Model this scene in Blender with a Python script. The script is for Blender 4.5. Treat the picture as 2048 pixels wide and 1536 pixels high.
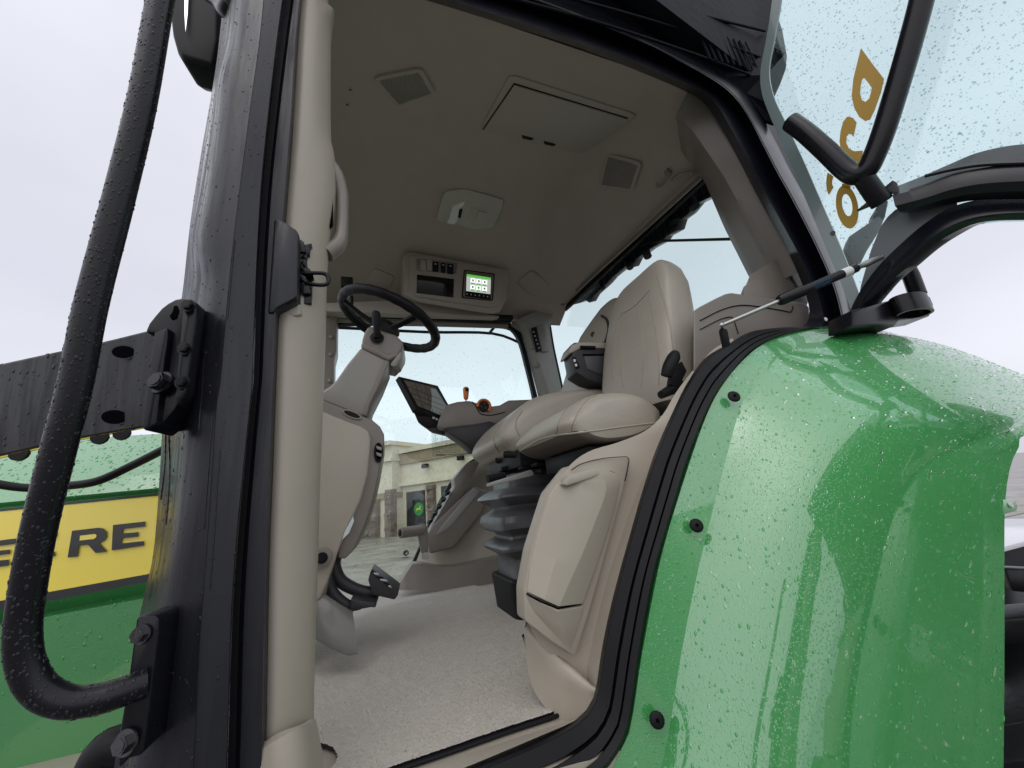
import bpy, bmesh, math, random
import numpy as np
from mathutils import Vector, Matrix
random.seed(7); rng = np.random.default_rng(7)
S = bpy.context.scene
for o in list(bpy.data.objects): bpy.data.objects.remove(o)
# ------------------------------------------------------------------ camera (calibrated from the vanishing points)
F = 780.0
R = np.array([[0.94045632, -0.00772811, 0.3398267],
              [-0.32626441, -0.3009904, 0.8960783],
              [-0.09535959, 0.95359585, 0.28558973]])
cam = bpy.data.cameras.new("camera"); camo = bpy.data.objects.new("camera", cam); S.collection.objects.link(camo)
m = Matrix.Identity(4)
for i in range(3):
    m[i][0] = R[i][0]; m[i][1] = R[i][1]; m[i][2] = -R[i][2]
camo.matrix_world = m
cam.sensor_width = 36; cam.lens = F / 2048 * 36; cam.clip_start = 0.02; cam.clip_end = 2000
S.camera = camo
S.render.resolution_x = 1024; S.render.resolution_y = 768
# ------------------------------------------------------------------ overcast daylight
SUN_EL, SUN_AZ = math.radians(58), math.radians(215)
W = bpy.data.worlds.new("World"); S.world = W; W.use_nodes = True
nt = W.node_tree; nt.nodes.clear()
out = nt.nodes.new('ShaderNodeOutputWorld')
sky = nt.nodes.new('ShaderNodeTexSky'); sky.sky_type = 'NISHITA'; sky.sun_disc = False
sky.sun_elevation = SUN_EL; sky.sun_rotation = SUN_AZ; sky.air_density = 1.0; sky.dust_density = 4.0
hs = nt.nodes.new('ShaderNodeHueSaturation'); hs.inputs['Saturation'].default_value = 0.3
nt.links.new(sky.outputs[0], hs.inputs['Color'])
b1 = nt.nodes.new('ShaderNodeBackground'); b1.inputs['Strength'].default_value = 0.05
nt.links.new(hs.outputs[0], b1.inputs['Color'])
tc = nt.nodes.new('ShaderNodeTexCoord')
nz = nt.nodes.new('ShaderNodeTexNoise'); nz.inputs['Scale'].default_value = 1.1; nz.inputs['Detail'].default_value = 4; nz.inputs['Roughness'].default_value = 0.45
mp = nt.nodes.new('ShaderNodeMapping'); mp.inputs['Scale'].default_value = (1, 1, 2.2)
nt.links.new(tc.outputs['Generated'], mp.inputs['Vector']); nt.links.new(mp.outputs[0], nz.inputs['Vector'])
cr = nt.nodes.new('ShaderNodeValToRGB')
cr.color_ramp.elements[0].position = 0.3; cr.color_ramp.elements[0].color = (0.54, 0.55, 0.62, 1)
cr.color_ramp.elements[1].position = 0.7; cr.color_ramp.elements[1].color = (0.77, 0.78, 0.85, 1)
nt.links.new(nz.outputs[0], cr.inputs[0])
b2 = nt.nodes.new('ShaderNodeBackground'); b2.inputs['Strength'].default_value = 0.85
nt.links.new(cr.outputs[0], b2.inputs['Color'])
ad = nt.nodes.new('ShaderNodeAddShader')
nt.links.new(b1.outputs[0], ad.inputs[0]); nt.links.new(b2.outputs[0], ad.inputs[1]); nt.links.new(ad.outputs[0], out.inputs[0])
sl = bpy.data.lights.new("sun", 'SUN'); sl.energy = 0.5; sl.angle = math.radians(130); sl.color = (1, 0.98, 0.94)
so = bpy.data.objects.new("sun", sl); S.collection.objects.link(so)
sd = Vector((math.sin(SUN_AZ) * math.cos(SUN_EL), math.cos(SUN_AZ) * math.cos(SUN_EL), math.sin(SUN_EL)))
so.rotation_euler = sd.to_track_quat('Z', 'Y').to_euler()
S.view_settings.view_transform = 'Standard'; S.view_settings.look = 'None'; S.view_settings.gamma = 1
S.view_settings.use_curve_mapping = False; S.view_settings.exposure = 0.25
S.cycles.max_bounces = 10; S.cycles.transparent_max_bounces = 24; S.cycles.transmission_bounces = 8
S.cycles.diffuse_bounces = 5

# ------------------------------------------------------------------ geometry helpers
def ray(u, v): return R @ np.array([u - 1024.0, 768.0 - v, F])
def Q(u, v, Y): r = ray(u, v); return r * (Y / r[1])
def QX(u, v, X): r = ray(u, v); return r * (X / r[0])
def QZ(u, v, Z): r = ray(u, v); return r * (Z / r[2])
def PL(u, v, p0, n): r = ray(u, v); n = np.array(n, float); return r * (np.dot(p0, n) / np.dot(r, n))
V3 = lambda *a: np.array(a, float)
def nrm(a): a = np.array(a, float); return a / np.linalg.norm(a)

def catmull(P, k=8):
    P = [np.array(p, float) for p in P]
    if len(P) < 3:
        return [P[0] + (P[1] - P[0]) * i / k for i in range(k + 1)]
    E = [2 * P[0] - P[1]] + P + [2 * P[-1] - P[-2]]; o = []
    for i in range(1, len(E) - 2):
        p0, p1, p2, p3 = E[i - 1], E[i], E[i + 1], E[i + 2]
        for j in range(k):
            t = j / k
            o.append(0.5 * ((2 * p1) + (-p0 + p2) * t + (2 * p0 - 5 * p1 + 4 * p2 - p3) * t * t + (-p0 + 3 * p1 - 3 * p2 + p3) * t ** 3))
    o.append(P[-1]); return o
def catmull_closed(P, k=6):
    P = [np.array(p, float) for p in P]; n = len(P); o = []
    for i in range(n):
        p0, p1, p2, p3 = P[i - 1], P[i], P[(i + 1) % n], P[(i + 2) % n]
        for j in range(k):
            t = j / k
            o.append(0.5 * ((2 * p1) + (-p0 + p2) * t + (2 * p0 - 5 * p1 + 4 * p2 - p3) * t * t + (-p0 + 3 * p1 - 3 * p2 + p3) * t ** 3))
    return o
def rs(P, n, smooth=True):
    c = np.array(catmull(P, 10) if smooth else P, float)
    d = np.r_[0, np.cumsum(np.linalg.norm(np.diff(c, axis=0), axis=1))]
    t = np.linspace(0, d[-1], n)
    return [np.array([np.interp(x, d, c[:, k]) for k in range(3)]) for x in t]
def crv(px, Y, n=40, smooth=True):
    """pixel curve -> world curve; Y is one depth or a list (one per point)"""
    if not hasattr(Y, '__len__'): Y = [Y] * len(px)
    return rs([Q(u, v, y) for (u, v), y in zip(px, Y)], n, smooth)

MW = {}
def link(o, parent=None, M=None):
    S.collection.objects.link(o); M = M or Matrix.Identity(4)
    if parent is not None:
        o.parent = parent; o.matrix_parent_inverse = MW[parent.name].inverted()
    o.matrix_basis = M; MW[o.name] = M
    return o
def tag(o, label=None, cat=None, group=None, kind=None):
    if label: o['label'] = label
    if cat: o['category'] = cat
    if group: o['group'] = group
    if kind: o['kind'] = kind
    return o
def empty(name, loc, label, cat, group=None):
    o = bpy.data.objects.new(name, None); o.empty_display_size = 0.1
    link(o, None, Matrix.Translation(Vector(loc))); return tag(o, label, cat, group)
def mesh(name, verts, faces, mat, parent=None, sharp=40, label=None, kind=None, smooth=True, bevel=0, seg=2, mats=None, fm=None):
    verts = np.array(verts, float); c = (verts.min(0) + verts.max(0)) / 2
    me = bpy.data.meshes.new(name)
    me.from_pydata([tuple(v) for v in (verts - c)], [], [tuple(f) for f in faces]); me.validate()
    bm = bmesh.new(); bm.from_mesh(me)
    bmesh.ops.recalc_face_normals(bm, faces=bm.faces)
    if bevel > 0:
        es = [e for e in bm.edges if len(e.link_faces) == 2 and e.calc_face_angle(0) > math.radians(28)]
        bmesh.ops.bevel(bm, geom=es, offset=bevel, segments=seg, profile=0.5, affect='EDGES', clamp_overlap=True)
    bm.to_mesh(me); bm.free()
    me.materials.append(mat)
    for mm in (mats or []): me.materials.append(mm)
    if fm:
        for i, k in fm.items(): me.polygons[i].material_index = k
    if smooth:
        me.polygons.foreach_set('use_smooth', [True] * len(me.polygons)); me.set_sharp_from_angle(angle=math.radians(sharp))
    o = bpy.data.objects.new(name, me); link(o, parent, Matrix.Translation(Vector(c)))
    return tag(o, label, kind=kind)
class MB:
    def __init__(s): s.v = []; s.f = []
    def add(s, v, f):
        k = len(s.v); s.v += [tuple(x) for x in v]; s.f += [tuple(i + k for i in g) for g in f]; return s
    def build(s, name, mat, parent=None, **kw): return mesh(name, s.v, s.f, mat, parent, **kw)
def prism_vf(P, vec):
    P = [np.array(p, float) for p in P]; n = len(P); vec = np.array(vec, float)
    v = P + [p + vec for p in P]
    return v, [tuple(range(n)), tuple(range(2 * n - 1, n - 1, -1))] + [(i, i + n, (i + 1) % n + n, (i + 1) % n) for i in range(n)]
def prism(name, P, vec, mat, parent=None, **kw):
    v, f = prism_vf(P, vec); return mesh(name, v, f, mat, parent, **kw)
def loft_vf(rows, cu=False, cv=False, capu=False):
    n, k = len(rows), len(rows[0]); v = [p for r in rows for p in r]; f = []
    for i in range(n if cu else n - 1):
        for j in range(k if cv else k - 1):
            a, b = i, (i + 1) % n; c, d = j, (j + 1) % k
            f.append((a * k + c, a * k + d, b * k + d, b * k + c))
    if capu: f += [tuple(range(k)), tuple(range((n - 1) * k, n * k))]
    return v, f
def across(rows, k=5):
    """catmull-rom between rows"""
    cols = [catmull([r[j] for r in rows], k) for j in range(len(rows[0]))]
    return [[c[i] for c in cols] for i in range(len(cols[0]))]
def solid_sheet(name, rows, thick, mat, parent, **kw):
    """grid with real thickness; thick = world vector"""
    v, f = loft_vf(rows); n = len(v); k = len(rows[0]); r = len(rows)
    t = np.array(thick, float)
    v2 = [np.array(p) + t for p in v]; f2 = [tuple(i + n for i in reversed(g)) for g in f]
    rim = []
    for j in range(k - 1):
        rim += [(j, j + 1, j + 1 + n, j + n), ((r - 1) * k + j, (r - 1) * k + j + 1, (r - 1) * k + j + 1 + n, (r - 1) * k + j + n)]
    for i in range(r - 1):
        rim += [(i * k, (i + 1) * k, (i + 1) * k + n, i * k + n), (i * k + k - 1, (i + 1) * k + k - 1, (i + 1) * k + k - 1 + n, i * k + k - 1 + n)]
    return mesh(name, list(v) + v2, f + f2 + rim, mat, parent, **kw)
def frame(d):
    d = nrm(d); a = np.cross(d, [0, 0, 1])
    if np.linalg.norm(a) < 0.05: a = np.cross(d, [0, 1, 0])
    a = nrm(a); return a, np.cross(d, a)
def tube_vf(P, r, n=12, cap=True, closed=False):
    P = [np.array(p, float) for p in P]; m_ = len(P)
    if not hasattr(r, '__len__'): r = [r] * m_
    rows = []; a = None
    for i in range(m_):
        if closed: d = P[(i + 1) % m_] - P[i - 1]
        else: d = P[min(i + 1, m_ - 1)] - P[max(i - 1, 0)]
        d = nrm(d)
        if a is None: a, b = frame(d)
        else: a = nrm(a - d * np.dot(a, d)); b = np.cross(d, a)
        rows.append([P[i] + r[i] * (math.cos(t) * a + math.sin(t) * b) for t in np.linspace(0, 2 * math.pi, n, endpoint=False)])
    return loft_vf(rows, cu=closed, cv=True, capu=cap and not closed)
def tube(name, P, r, mat, parent=None, n=14, smoothpath=0, closed=False, **kw):
    if smoothpath:
        if hasattr(r, '__len__'):
            rr = catmull([V3(x, 0, 0) for x in r], smoothpath); r = [x[0] for x in rr]
        P = catmull(P, smoothpath)
    v, f = tube_vf(P, r, n, True, closed); return mesh(name, v, f, mat, parent, **kw)
def box_vf(c, s, ax=None):
    c = np.array(c, float); A = ax if ax is not None else [V3(1, 0, 0), V3(0, 1, 0), V3(0, 0, 1)]
    v = [c + A[0] * s[0] / 2 * i + A[1] * s[1] / 2 * j + A[2] * s[2] / 2 * k for i in (-1, 1) for j in (-1, 1) for k in (-1, 1)]
    return v, [(0, 1, 3, 2), (4, 6, 7, 5), (0, 4, 5, 1), (2, 3, 7, 6), (0, 2, 6, 4), (1, 5, 7, 3)]
def box(name, c, s, mat, parent=None, ax=None, **kw):
    v, f = box_vf(c, s, ax); return mesh(name, v, f, mat, parent, **kw)
def bar_vf(a, b, w, h, up=(0, 0, 1)):
    a = np.array(a, float); b = np.array(b, float); d = nrm(b - a); s = nrm(np.cross(d, up)); t = np.cross(s, d)
    return box_vf((a + b) / 2, (np.linalg.norm(b - a), w, h), [d, s, t])
def dome_vf(c, n, r, h, seg=14, rings=4):
    a, b = frame(n); n = nrm(n); rows = []
    for i in range(rings + 1):
        t = i / rings * math.pi / 2
        rr = r * math.cos(t) if i < rings else r * 0.02
        rows.append([np.array(c) + n * h * math.sin(t) + rr * (math.cos(q) * a + math.sin(q) * b) for q in np.linspace(0, 2 * math.pi, seg, endpoint=False)])
    return loft_vf(rows, cv=True, capu=True)
def dome(name, c, n, r, h, mat, parent, **kw):
    v, f = dome_vf(c, n, r, h); return mesh(name, v, f, mat, parent, **kw)
def cyl_vf(c, n, r, h, seg=16):
    n = nrm(n); return tube_vf([np.array(c), np.array(c) + n * h], r, seg)

# ------------------------------------------------------------------ materials
def mat(name, col, rough=0.5, metal=0, coat=0, bump=0, bscale=200, spec=0.5, var=0, vscale=6, bdist=0.002, coatr=0.03, ior=1.5, sheen=0, rvar=0):
    M = bpy.data.materials.new(name); M.use_nodes = True; t = M.node_tree; p = t.nodes['Principled BSDF']
    p.inputs['Base Color'].default_value = (*col, 1); p.inputs['Roughness'].default_value = rough; p.inputs['Metallic'].default_value = metal
    p.inputs['Coat Weight'].default_value = coat; p.inputs['Coat Roughness'].default_value = coatr; p.inputs['Specular IOR Level'].default_value = spec
    p.inputs['IOR'].default_value = ior
    if sheen: p.inputs['Sheen Weight'].default_value = sheen
    c = t.nodes.new('ShaderNodeTexCoord')
    if bump:
        n = t.nodes.new('ShaderNodeTexNoise'); n.inputs['Scale'].default_value = bscale; n.inputs['Detail'].default_value = 3
        b = t.nodes.new('ShaderNodeBump'); b.inputs['Strength'].default_value = bump; b.inputs['Distance'].default_value = bdist
        t.links.new(c.outputs['Object'], n.inputs['Vector']); t.links.new(n.outputs[0], b.inputs['Height']); t.links.new(b.outputs[0], p.inputs['Normal'])
        if coat: t.links.new(b.outputs[0], p.inputs['Coat Normal'])
    if var:
        n = t.nodes.new('ShaderNodeTexNoise'); n.inputs['Scale'].default_value = vscale; n.inputs['Detail'].default_value = 5; n.inputs['Roughness'].default_value = 0.6
        t.links.new(c.outputs['Object'], n.inputs['Vector'])
        r = t.nodes.new('ShaderNodeValToRGB'); r.color_ramp.elements[0].position = 0.3; r.color_ramp.elements[1].position = 0.7
        r.color_ramp.elements[0].color = (*[x * (1 - var) for x in col], 1); r.color_ramp.elements[1].color = (*[min(1, x * (1 + var)) for x in col], 1)
        t.links.new(n.outputs[0], r.inputs[0]); t.links.new(r.outputs[0], p.inputs['Base Color'])
    if rvar:
        n = t.nodes.new('ShaderNodeTexNoise'); n.inputs['Scale'].default_value = 14; n.inputs['Detail'].default_value = 5
        t.links.new(c.outputs['Object'], n.inputs['Vector'])
        r = t.nodes.new('ShaderNodeMapRange'); r.inputs['To Min'].default_value = max(0.02, rough - rvar); r.inputs['To Max'].default_value = rough + rvar
        t.links.new(n.outputs[0], r.inputs[0]); t.links.new(r.outputs[0], p.inputs['Roughness'])
    return M
M_beige = mat('beige_plastic', (0.385, 0.342, 0.28), 0.42, bump=0.25, bscale=900, bdist=0.0006, var=0.05, vscale=5, rvar=0.08)
M_beige_d = mat('taupe_plastic', (0.20, 0.175, 0.15), 0.38, bump=0.3, bscale=900, bdist=0.0006, var=0.06, rvar=0.06)
M_grey_b = mat('grey_trim', (0.27, 0.255, 0.225), 0.4, bump=0.25, bscale=900, bdist=0.0006, var=0.06, rvar=0.06)
M_head = mat('headliner_cloth', (0.43, 0.365, 0.325), 0.95, bump=0.5, bscale=500, bdist=0.001, var=0.03, vscale=9, spec=0.15)
M_hplas = mat('headliner_plastic', (0.39, 0.345, 0.305), 0.5, bump=0.2, bscale=800, bdist=0.0005)
M_leather = mat('beige_leather', (0.365, 0.332, 0.275), 0.42, bump=0.5, bscale=110, bdist=0.0018, var=0.06, vscale=7, rvar=0.08)
M_thread = mat('pale_thread', (0.55, 0.49, 0.4), 0.8)
M_black = mat('black_paint', (0.007, 0.007, 0.010), 0.28, coat=0.0, spec=.30, bump=0.12, bscale=300, bdist=0.0008, rvar=0.1)
M_satin = mat('satin_black', (0.014, 0.0145, 0.020), 0.33, spec=.36, bump=0.2, bscale=700, bdist=0.0005, rvar=0.1)
M_rubber = mat('black_rubber', (0.010, 0.010, 0.012), 0.42, spec=.15, bump=0.3, bscale=300, bdist=0.0006, rvar=0.1)
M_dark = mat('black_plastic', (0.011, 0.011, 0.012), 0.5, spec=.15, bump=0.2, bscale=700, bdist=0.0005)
M_char = mat('charcoal_plastic', (0.036, 0.034, 0.037), 0.42, spec=.3, bump=0.2, bscale=800, bdist=0.0005)
M_bell = mat('bellows_rubber', (0.085, 0.085, 0.09), 0.36, bump=0.4, bscale=60, bdist=0.003, rvar=0.1)
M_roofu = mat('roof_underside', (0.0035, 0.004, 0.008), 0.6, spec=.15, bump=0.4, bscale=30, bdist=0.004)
M_steel = mat('zinc_steel', (0.45, 0.45, 0.44), 0.32, metal=1, bump=0.2, bscale=200, bdist=0.0005)
M_dsteel = mat('wet_dark_steel', (0.16, 0.16, 0.17), 0.3, metal=1, bump=.4, bscale=150, bdist=.001)
M_alu = mat('painted_metal', (0.30, 0.30, 0.285), 0.35, bump=0.2, bscale=100, bdist=0.001)
M_yellow = mat('yellow_decal', (0.95, 0.76, 0.09), 0.25, coat=0.8, bump=0.06, bscale=60, bdist=0.001)
M_decalk = mat('black_decal', (0.012, 0.012, 0.015), 0.3, coat=0.3)
M_gold = mat('gold_decal', (0.46, 0.27, 0.02), 0.5)
M_orange = mat('orange_plastic', (0.62, 0.17, 0.02), 0.42)
M_white = mat('white_sticker', (0.75, 0.75, 0.73), 0.5)
M_print = mat('printed_ink', (0.05, 0.055, 0.06), 0.6)
M_blueink = mat('blue_ink', (0.02, 0.10, 0.20), 0.6)
M_card = mat('clear_sticker', (0.62, 0.68, 0.68), 0.5)

def streaks(M, lo, hi):
    t = M.node_tree; p = t.nodes['Principled BSDF']; c = [n for n in t.nodes if n.type == 'TEX_COORD'][0]
    for l in list(p.inputs['Roughness'].links): t.links.remove(l)
    mp = t.nodes.new('ShaderNodeMapping'); mp.inputs['Scale'].default_value = (70, 70, 5)
    n = t.nodes.new('ShaderNodeTexNoise'); n.inputs['Scale'].default_value = 1; n.inputs['Detail'].default_value = 5; n.inputs['Roughness'].default_value = .65
    r = t.nodes.new('ShaderNodeMapRange'); r.inputs['From Min'].default_value = .35; r.inputs['From Max'].default_value = .65; r.inputs['To Min'].default_value = lo; r.inputs['To Max'].default_value = hi
    t.links.new(c.outputs['Object'], mp.inputs[0]); t.links.new(mp.outputs[0], n.inputs['Vector']); t.links.new(n.outputs[0], r.inputs[0]); t.links.new(r.outputs[0], p.inputs['Roughness'])
    b = t.nodes.new('ShaderNodeBump'); b.inputs['Strength'].default_value = .35; b.inputs['Distance'].default_value = .0012
    t.links.new(n.outputs[0], b.inputs['Height']); t.links.new(b.outputs[0], p.inputs['Normal'])
streaks(M_satin, .16, .5); M_wet = mat('wet_black_paint', (.008, .008, .011), .3, spec=.3, bump=.1); streaks(M_wet, .10, .55)
def green():
    M = mat('green_paint', (0.058, 0.31, 0.088), 0.28, coat=1.0, coatr=0.03)
    t = M.node_tree; p = t.nodes['Principled BSDF']; p.inputs['Coat IOR'].default_value = 2.0
    c = [n for n in t.nodes if n.type == 'TEX_COORD'][0]
    n1 = t.nodes.new('ShaderNodeTexNoise'); n1.inputs['Scale'].default_value = 3; n1.inputs['Detail'].default_value = 2
    b1 = t.nodes.new('ShaderNodeBump'); b1.inputs['Strength'].default_value = 0.07; b1.inputs['Distance'].default_value = 0.006
    v = t.nodes.new('ShaderNodeTexVoronoi'); v.inputs['Scale'].default_value = 260; v.feature = 'F1'
    mr = t.nodes.new('ShaderNodeMapRange'); mr.inputs['From Min'].default_value = 0.12; mr.inputs['From Max'].default_value = 0.34; mr.inputs['To Min'].default_value = 1; mr.inputs['To Max'].default_value = 0
    b2 = t.nodes.new('ShaderNodeBump'); b2.inputs['Strength'].default_value = 0.5; b2.inputs['Distance'].default_value = 0.0006
    t.links.new(c.outputs['Object'], n1.inputs['Vector']); t.links.new(n1.outputs[0], b1.inputs['Height'])
    t.links.new(c.outputs['Object'], v.inputs['Vector']); t.links.new(v.outputs['Distance'], mr.inputs[0]); t.links.new(mr.outputs[0], b2.inputs['Height'])
    t.links.new(b1.outputs[0], b2.inputs['Normal']); t.links.new(b2.outputs[0], p.inputs['Coat Normal'])
    return M
M_green = green()
def glass(name, col, fres=1.45, rough=0.0):
    M = bpy.data.materials.new(name); M.use_nodes = True; t = M.node_tree; t.nodes.clear()
    o = t.nodes.new('ShaderNodeOutputMaterial'); mx = t.nodes.new('ShaderNodeMixShader'); tr = t.nodes.new('ShaderNodeBsdfTransparent'); g = t.nodes.new('ShaderNodeBsdfGlossy')
    fr = t.nodes.new('ShaderNodeFresnel'); fr.inputs['IOR'].default_value = fres; tr.inputs['Color'].default_value = (*col, 1); g.inputs['Roughness'].default_value = rough
    ge = t.nodes.new('ShaderNodeNewGeometry'); mr = t.nodes.new('ShaderNodeMapRange'); mr.inputs['To Min'].default_value = fres; mr.inputs['To Max'].default_value = 1 / fres
    t.links.new(ge.outputs['Backfacing'], mr.inputs[0]); t.links.new(mr.outputs[0], fr.inputs['IOR']); t.links.new(fr.outputs[0], mx.inputs[0]); t.links.new(tr.outputs[0], mx.inputs[1]); t.links.new(g.outputs[0], mx.inputs[2]); t.links.new(mx.outputs[0], o.inputs[0]); return M
M_glass = glass('tinted_glass', (0.93, 1.0, 0.985))
M_dglass = glass('door_glass', (0.88, 0.975, 0.965))
def frit():
    M = mat('grey_glass_frit', (0.10, 0.115, 0.125), 0.35); return M
M_frit = frit()
def water(name):
    M = bpy.data.materials.new(name); M.use_nodes = True; p = M.node_tree.nodes['Principled BSDF']
    p.inputs['Base Color'].default_value = (1, 1, 1, 1); p.inputs['Roughness'].default_value = 0.0; p.inputs['IOR'].default_value = 1.33; p.inputs['Transmission Weight'].default_value = 1.0; return M
M_water = water('water_drop')
M_gdrops = glass('water_bead_on_glass', (.76, .82, .83), 1.4)
M_gdrop = mat('green_water_bead', (0.055, 0.34, 0.085), 0.05, spec=.5, coat=.5, coatr=.0)
def clearfilm(name, k):
    """thin wet bead over a dark surface: clear body with a reflecting skin"""
    return glass(name, (0.9, 0.92, 0.92), 1.33 + k)
M_bead = mat('water_bead', (0.022, 0.022, 0.028), 0.10, spec=.5, ior=1.33)
def carpet():
    M = mat('beige_carpet', (0.46, 0.405, 0.35), 1.0, spec=0.1, sheen=0.3)
    t = M.node_tree; p = t.nodes['Principled BSDF']; c = [n for n in t.nodes if n.type == 'TEX_COORD'][0]
    n = t.nodes.new('ShaderNodeTexNoise'); n.inputs['Scale'].default_value = 330; n.inputs['Detail'].default_value = 4; n.inputs['Roughness'].default_value = 0.75
    n2 = t.nodes.new('ShaderNodeTexNoise'); n2.inputs['Scale'].default_value = 5; n2.inputs['Detail'].default_value = 5
    n3 = t.nodes.new('ShaderNodeTexNoise'); n3.inputs['Scale'].default_value = 40; n3.inputs['Detail'].default_value = 3
    mp = t.nodes.new('ShaderNodeMapping'); mp.inputs['Scale'].default_value = (0.6, 2.2, 1)
    t.links.new(c.outputs['Object'], mp.inputs[0]); t.links.new(mp.outputs[0], n2.inputs['Vector']); t.links.new(c.outputs['Object'], n.inputs['Vector']); t.links.new(c.outputs['Object'], n3.inputs['Vector'])
    r = t.nodes.new('ShaderNodeValToRGB'); r.color_ramp.elements[0].position = 0.32; r.color_ramp.elements[1].position = 0.62
    r.color_ramp.elements[0].color = (0.47, 0.43, 0.38, 1); r.color_ramp.elements[1].color = (0.60, 0.555, 0.495, 1)
    mx = t.nodes.new('ShaderNodeMath'); mx.operation = 'MULTIPLY_ADD'; mx.inputs[1].default_value = 0.35
    m2 = t.nodes.new('ShaderNodeMath'); m2.operation = 'MULTIPLY_ADD'; m2.inputs[1].default_value = 0.45
    m3 = t.nodes.new('ShaderNodeMath'); m3.operation = 'MULTIPLY'; m3.inputs[1].default_value = 0.2
    t.links.new(n3.outputs[0], m3.inputs[0]); t.links.new(n2.outputs[0], m2.inputs[0]); t.links.new(m3.outputs[0], m2.inputs[2])
    t.links.new(n.outputs[0], mx.inputs[0]); t.links.new(m2.outputs[0], mx.inputs[2]); t.links.new(mx.outputs[0], r.inputs[0]); t.links.new(r.outputs[0], p.inputs['Base Color'])
    b = t.nodes.new('ShaderNodeBump'); b.inputs['Strength'].default_value = 1; b.inputs['Distance'].default_value = 0.004
    t.links.new(n.outputs[0], b.inputs['Height']); t.links.new(b.outputs[0], p.inputs['Normal']); return M
M_carpet = carpet(); M_pile = mat('carpet_pile', (0.58, 0.535, 0.475), 1.0, spec=.05, var=.04, vscale=30)
def emit(name, col, s):
    M = bpy.data.materials.new(name); M.use_nodes = True; p = M.node_tree.nodes['Principled BSDF']
    p.inputs['Base Color'].default_value = (0.02, 0.02, 0.02, 1); p.inputs['Emission Color'].default_value = (*col, 1); p.inputs['Emission Strength'].default_value = s; return M
M_scr = emit('screen_grey', (0.42, 0.43, 0.42), 0.9); M_scrg = emit('screen_green', (0.10, 0.42, 0.05), 0.9)
M_scrw = emit('screen_white', (0.9, 0.95, 0.92), 1.0); M_scrk = emit('screen_ink', (0.05, 0.12, 0.05), 0.6)
def stone(name, c1, c2, sc, bump, rough=0.9):
    M = mat(name, c1, rough); t = M.node_tree; p = t.nodes['Principled BSDF']; c = [n for n in t.nodes if n.type == 'TEX_COORD'][0]
    n = t.nodes.new('ShaderNodeTexNoise'); n.inputs['Scale'].default_value = sc; n.inputs['Detail'].default_value = 8; n.inputs['Roughness'].default_value = 0.7
    r = t.nodes.new('ShaderNodeValToRGB'); r.color_ramp.elements[0].position = 0.35; r.color_ramp.elements[1].position = 0.65; r.color_ramp.elements[0].color = (*c1, 1); r.color_ramp.elements[1].color = (*c2, 1)
    b = t.nodes.new('ShaderNodeBump'); b.inputs['Strength'].default_value = bump; b.inputs['Distance'].default_value = 0.05
    t.links.new(c.outputs['Object'], n.inputs['Vector']); t.links.new(n.outputs[0], r.inputs[0]); t.links.new(r.outputs[0], p.inputs['Base Color']); t.links.new(n.outputs[0], b.inputs['Height']); t.links.new(b.outputs[0], p.inputs['Normal']); return M
M_ground = stone('wet_gravel', (0.10, 0.088, 0.078), (0.30, 0.275, 0.25), 0.7, 0.3, 0.35)
M_concrete = stone('wet_concrete', (0.11, 0.095, 0.075), (0.33, 0.30, 0.25), 0.9, 0.25, 0.4)
M_render = stone('cream_render', (0.54, 0.48, 0.36), (0.64, 0.58, 0.46), 2.0, 0.1)
M_tan = stone('tan_render', (0.25, 0.19, 0.12), (0.31, 0.25, 0.16), 1.5, 0.1)
M_stone = stone('split_stone', (0.09, 0.062, 0.045), (0.26, 0.20, 0.16), 2.2, 0.6)
M_wglass = mat('dark_window', (0.02, 0.022, 0.024), 0.15)
M_wtyre = mat('tyre_rubber', (0.018, 0.018, 0.020), 0.33, bump=0.4, bscale=120, bdist=0.001, rvar=0.15)

# ------------------------------------------------------------------ the yard and the building beyond
GZ = -1.65
gv = [(-400, -400, GZ), (400, -400, GZ), (400, 400, GZ), (-400, 400, GZ)]
mesh('ground', gv, [(0, 1, 2, 3)], M_ground, kind='structure')
mesh('added_dark_ground', [(-40, -40, GZ + .006), (7, -40, GZ + .006), (7, 6, GZ + .006), (-40, 6, GZ + .006)], [(0, 1, 2, 3)], stone('wet_dark_ground', (.06, .058, .055), (.14, .135, .125), 1.5, .3, .35), kind='structure')  # added dark patch, kept out of view, darkens reflections and undersides
mesh('pavement', [(-30, 6, GZ + 0.012), (22, 6, GZ + 0.012), (22, 60, GZ + 0.012), (-30, 60, GZ + 0.012)], [(0, 1, 2, 3)], M_concrete, kind='structure')

BD = nrm((-0.661, 0.751, 0)); BN = nrm((-0.751, -0.661, 0))      # along the facade (away), outward normal
BP = V3(0.27, 34.1, GZ)
def B(u, v, off=0): return PL(u, v, BP + BN * off, BN)
bld = empty('shop_building', BP, 'cream and stone single storey dealership building with stepped parapet seen through the far cab window', 'building')
def bpan(name, px, off, th, mat_, parent=bld, **kw):
    return prism(name, [B(u, v, off) for u, v in px], -BN * th, mat_, parent, **kw)
def brect(s0, s1, z0, z1, off, th, name, mat_, parent=bld, **kw):
    P = [BP + BD * s + V3(0, 0, z) + BN * off for s, z in ((s0, z0), (s1, z0), (s1, z1), (s0, z1))]
    return prism(name, P, -BN * th, mat_, parent, **kw)
def bs(u, v):                    # pixel -> (distance along the wall, height above ground)
    p = B(u, v) - BP; return float(np.dot(p, BD)), float(p[2])
sL, _ = bs(803, 903); _, zt = bs(803, 903); _, zr = bs(803, 970); _, zc = bs(804, 945)
_, zb1 = bs(803, 925); _, zh = bs(760, 893)
s_near = bs(1010, 960)[0] - 12
brect(s_near, sL, 0, zr, 0, 8, 'wall', M_render)                     # ground storey, cream
brect(s_near, sL, zr, zt, 0.10, 8, 'parapet', M_render)
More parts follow.
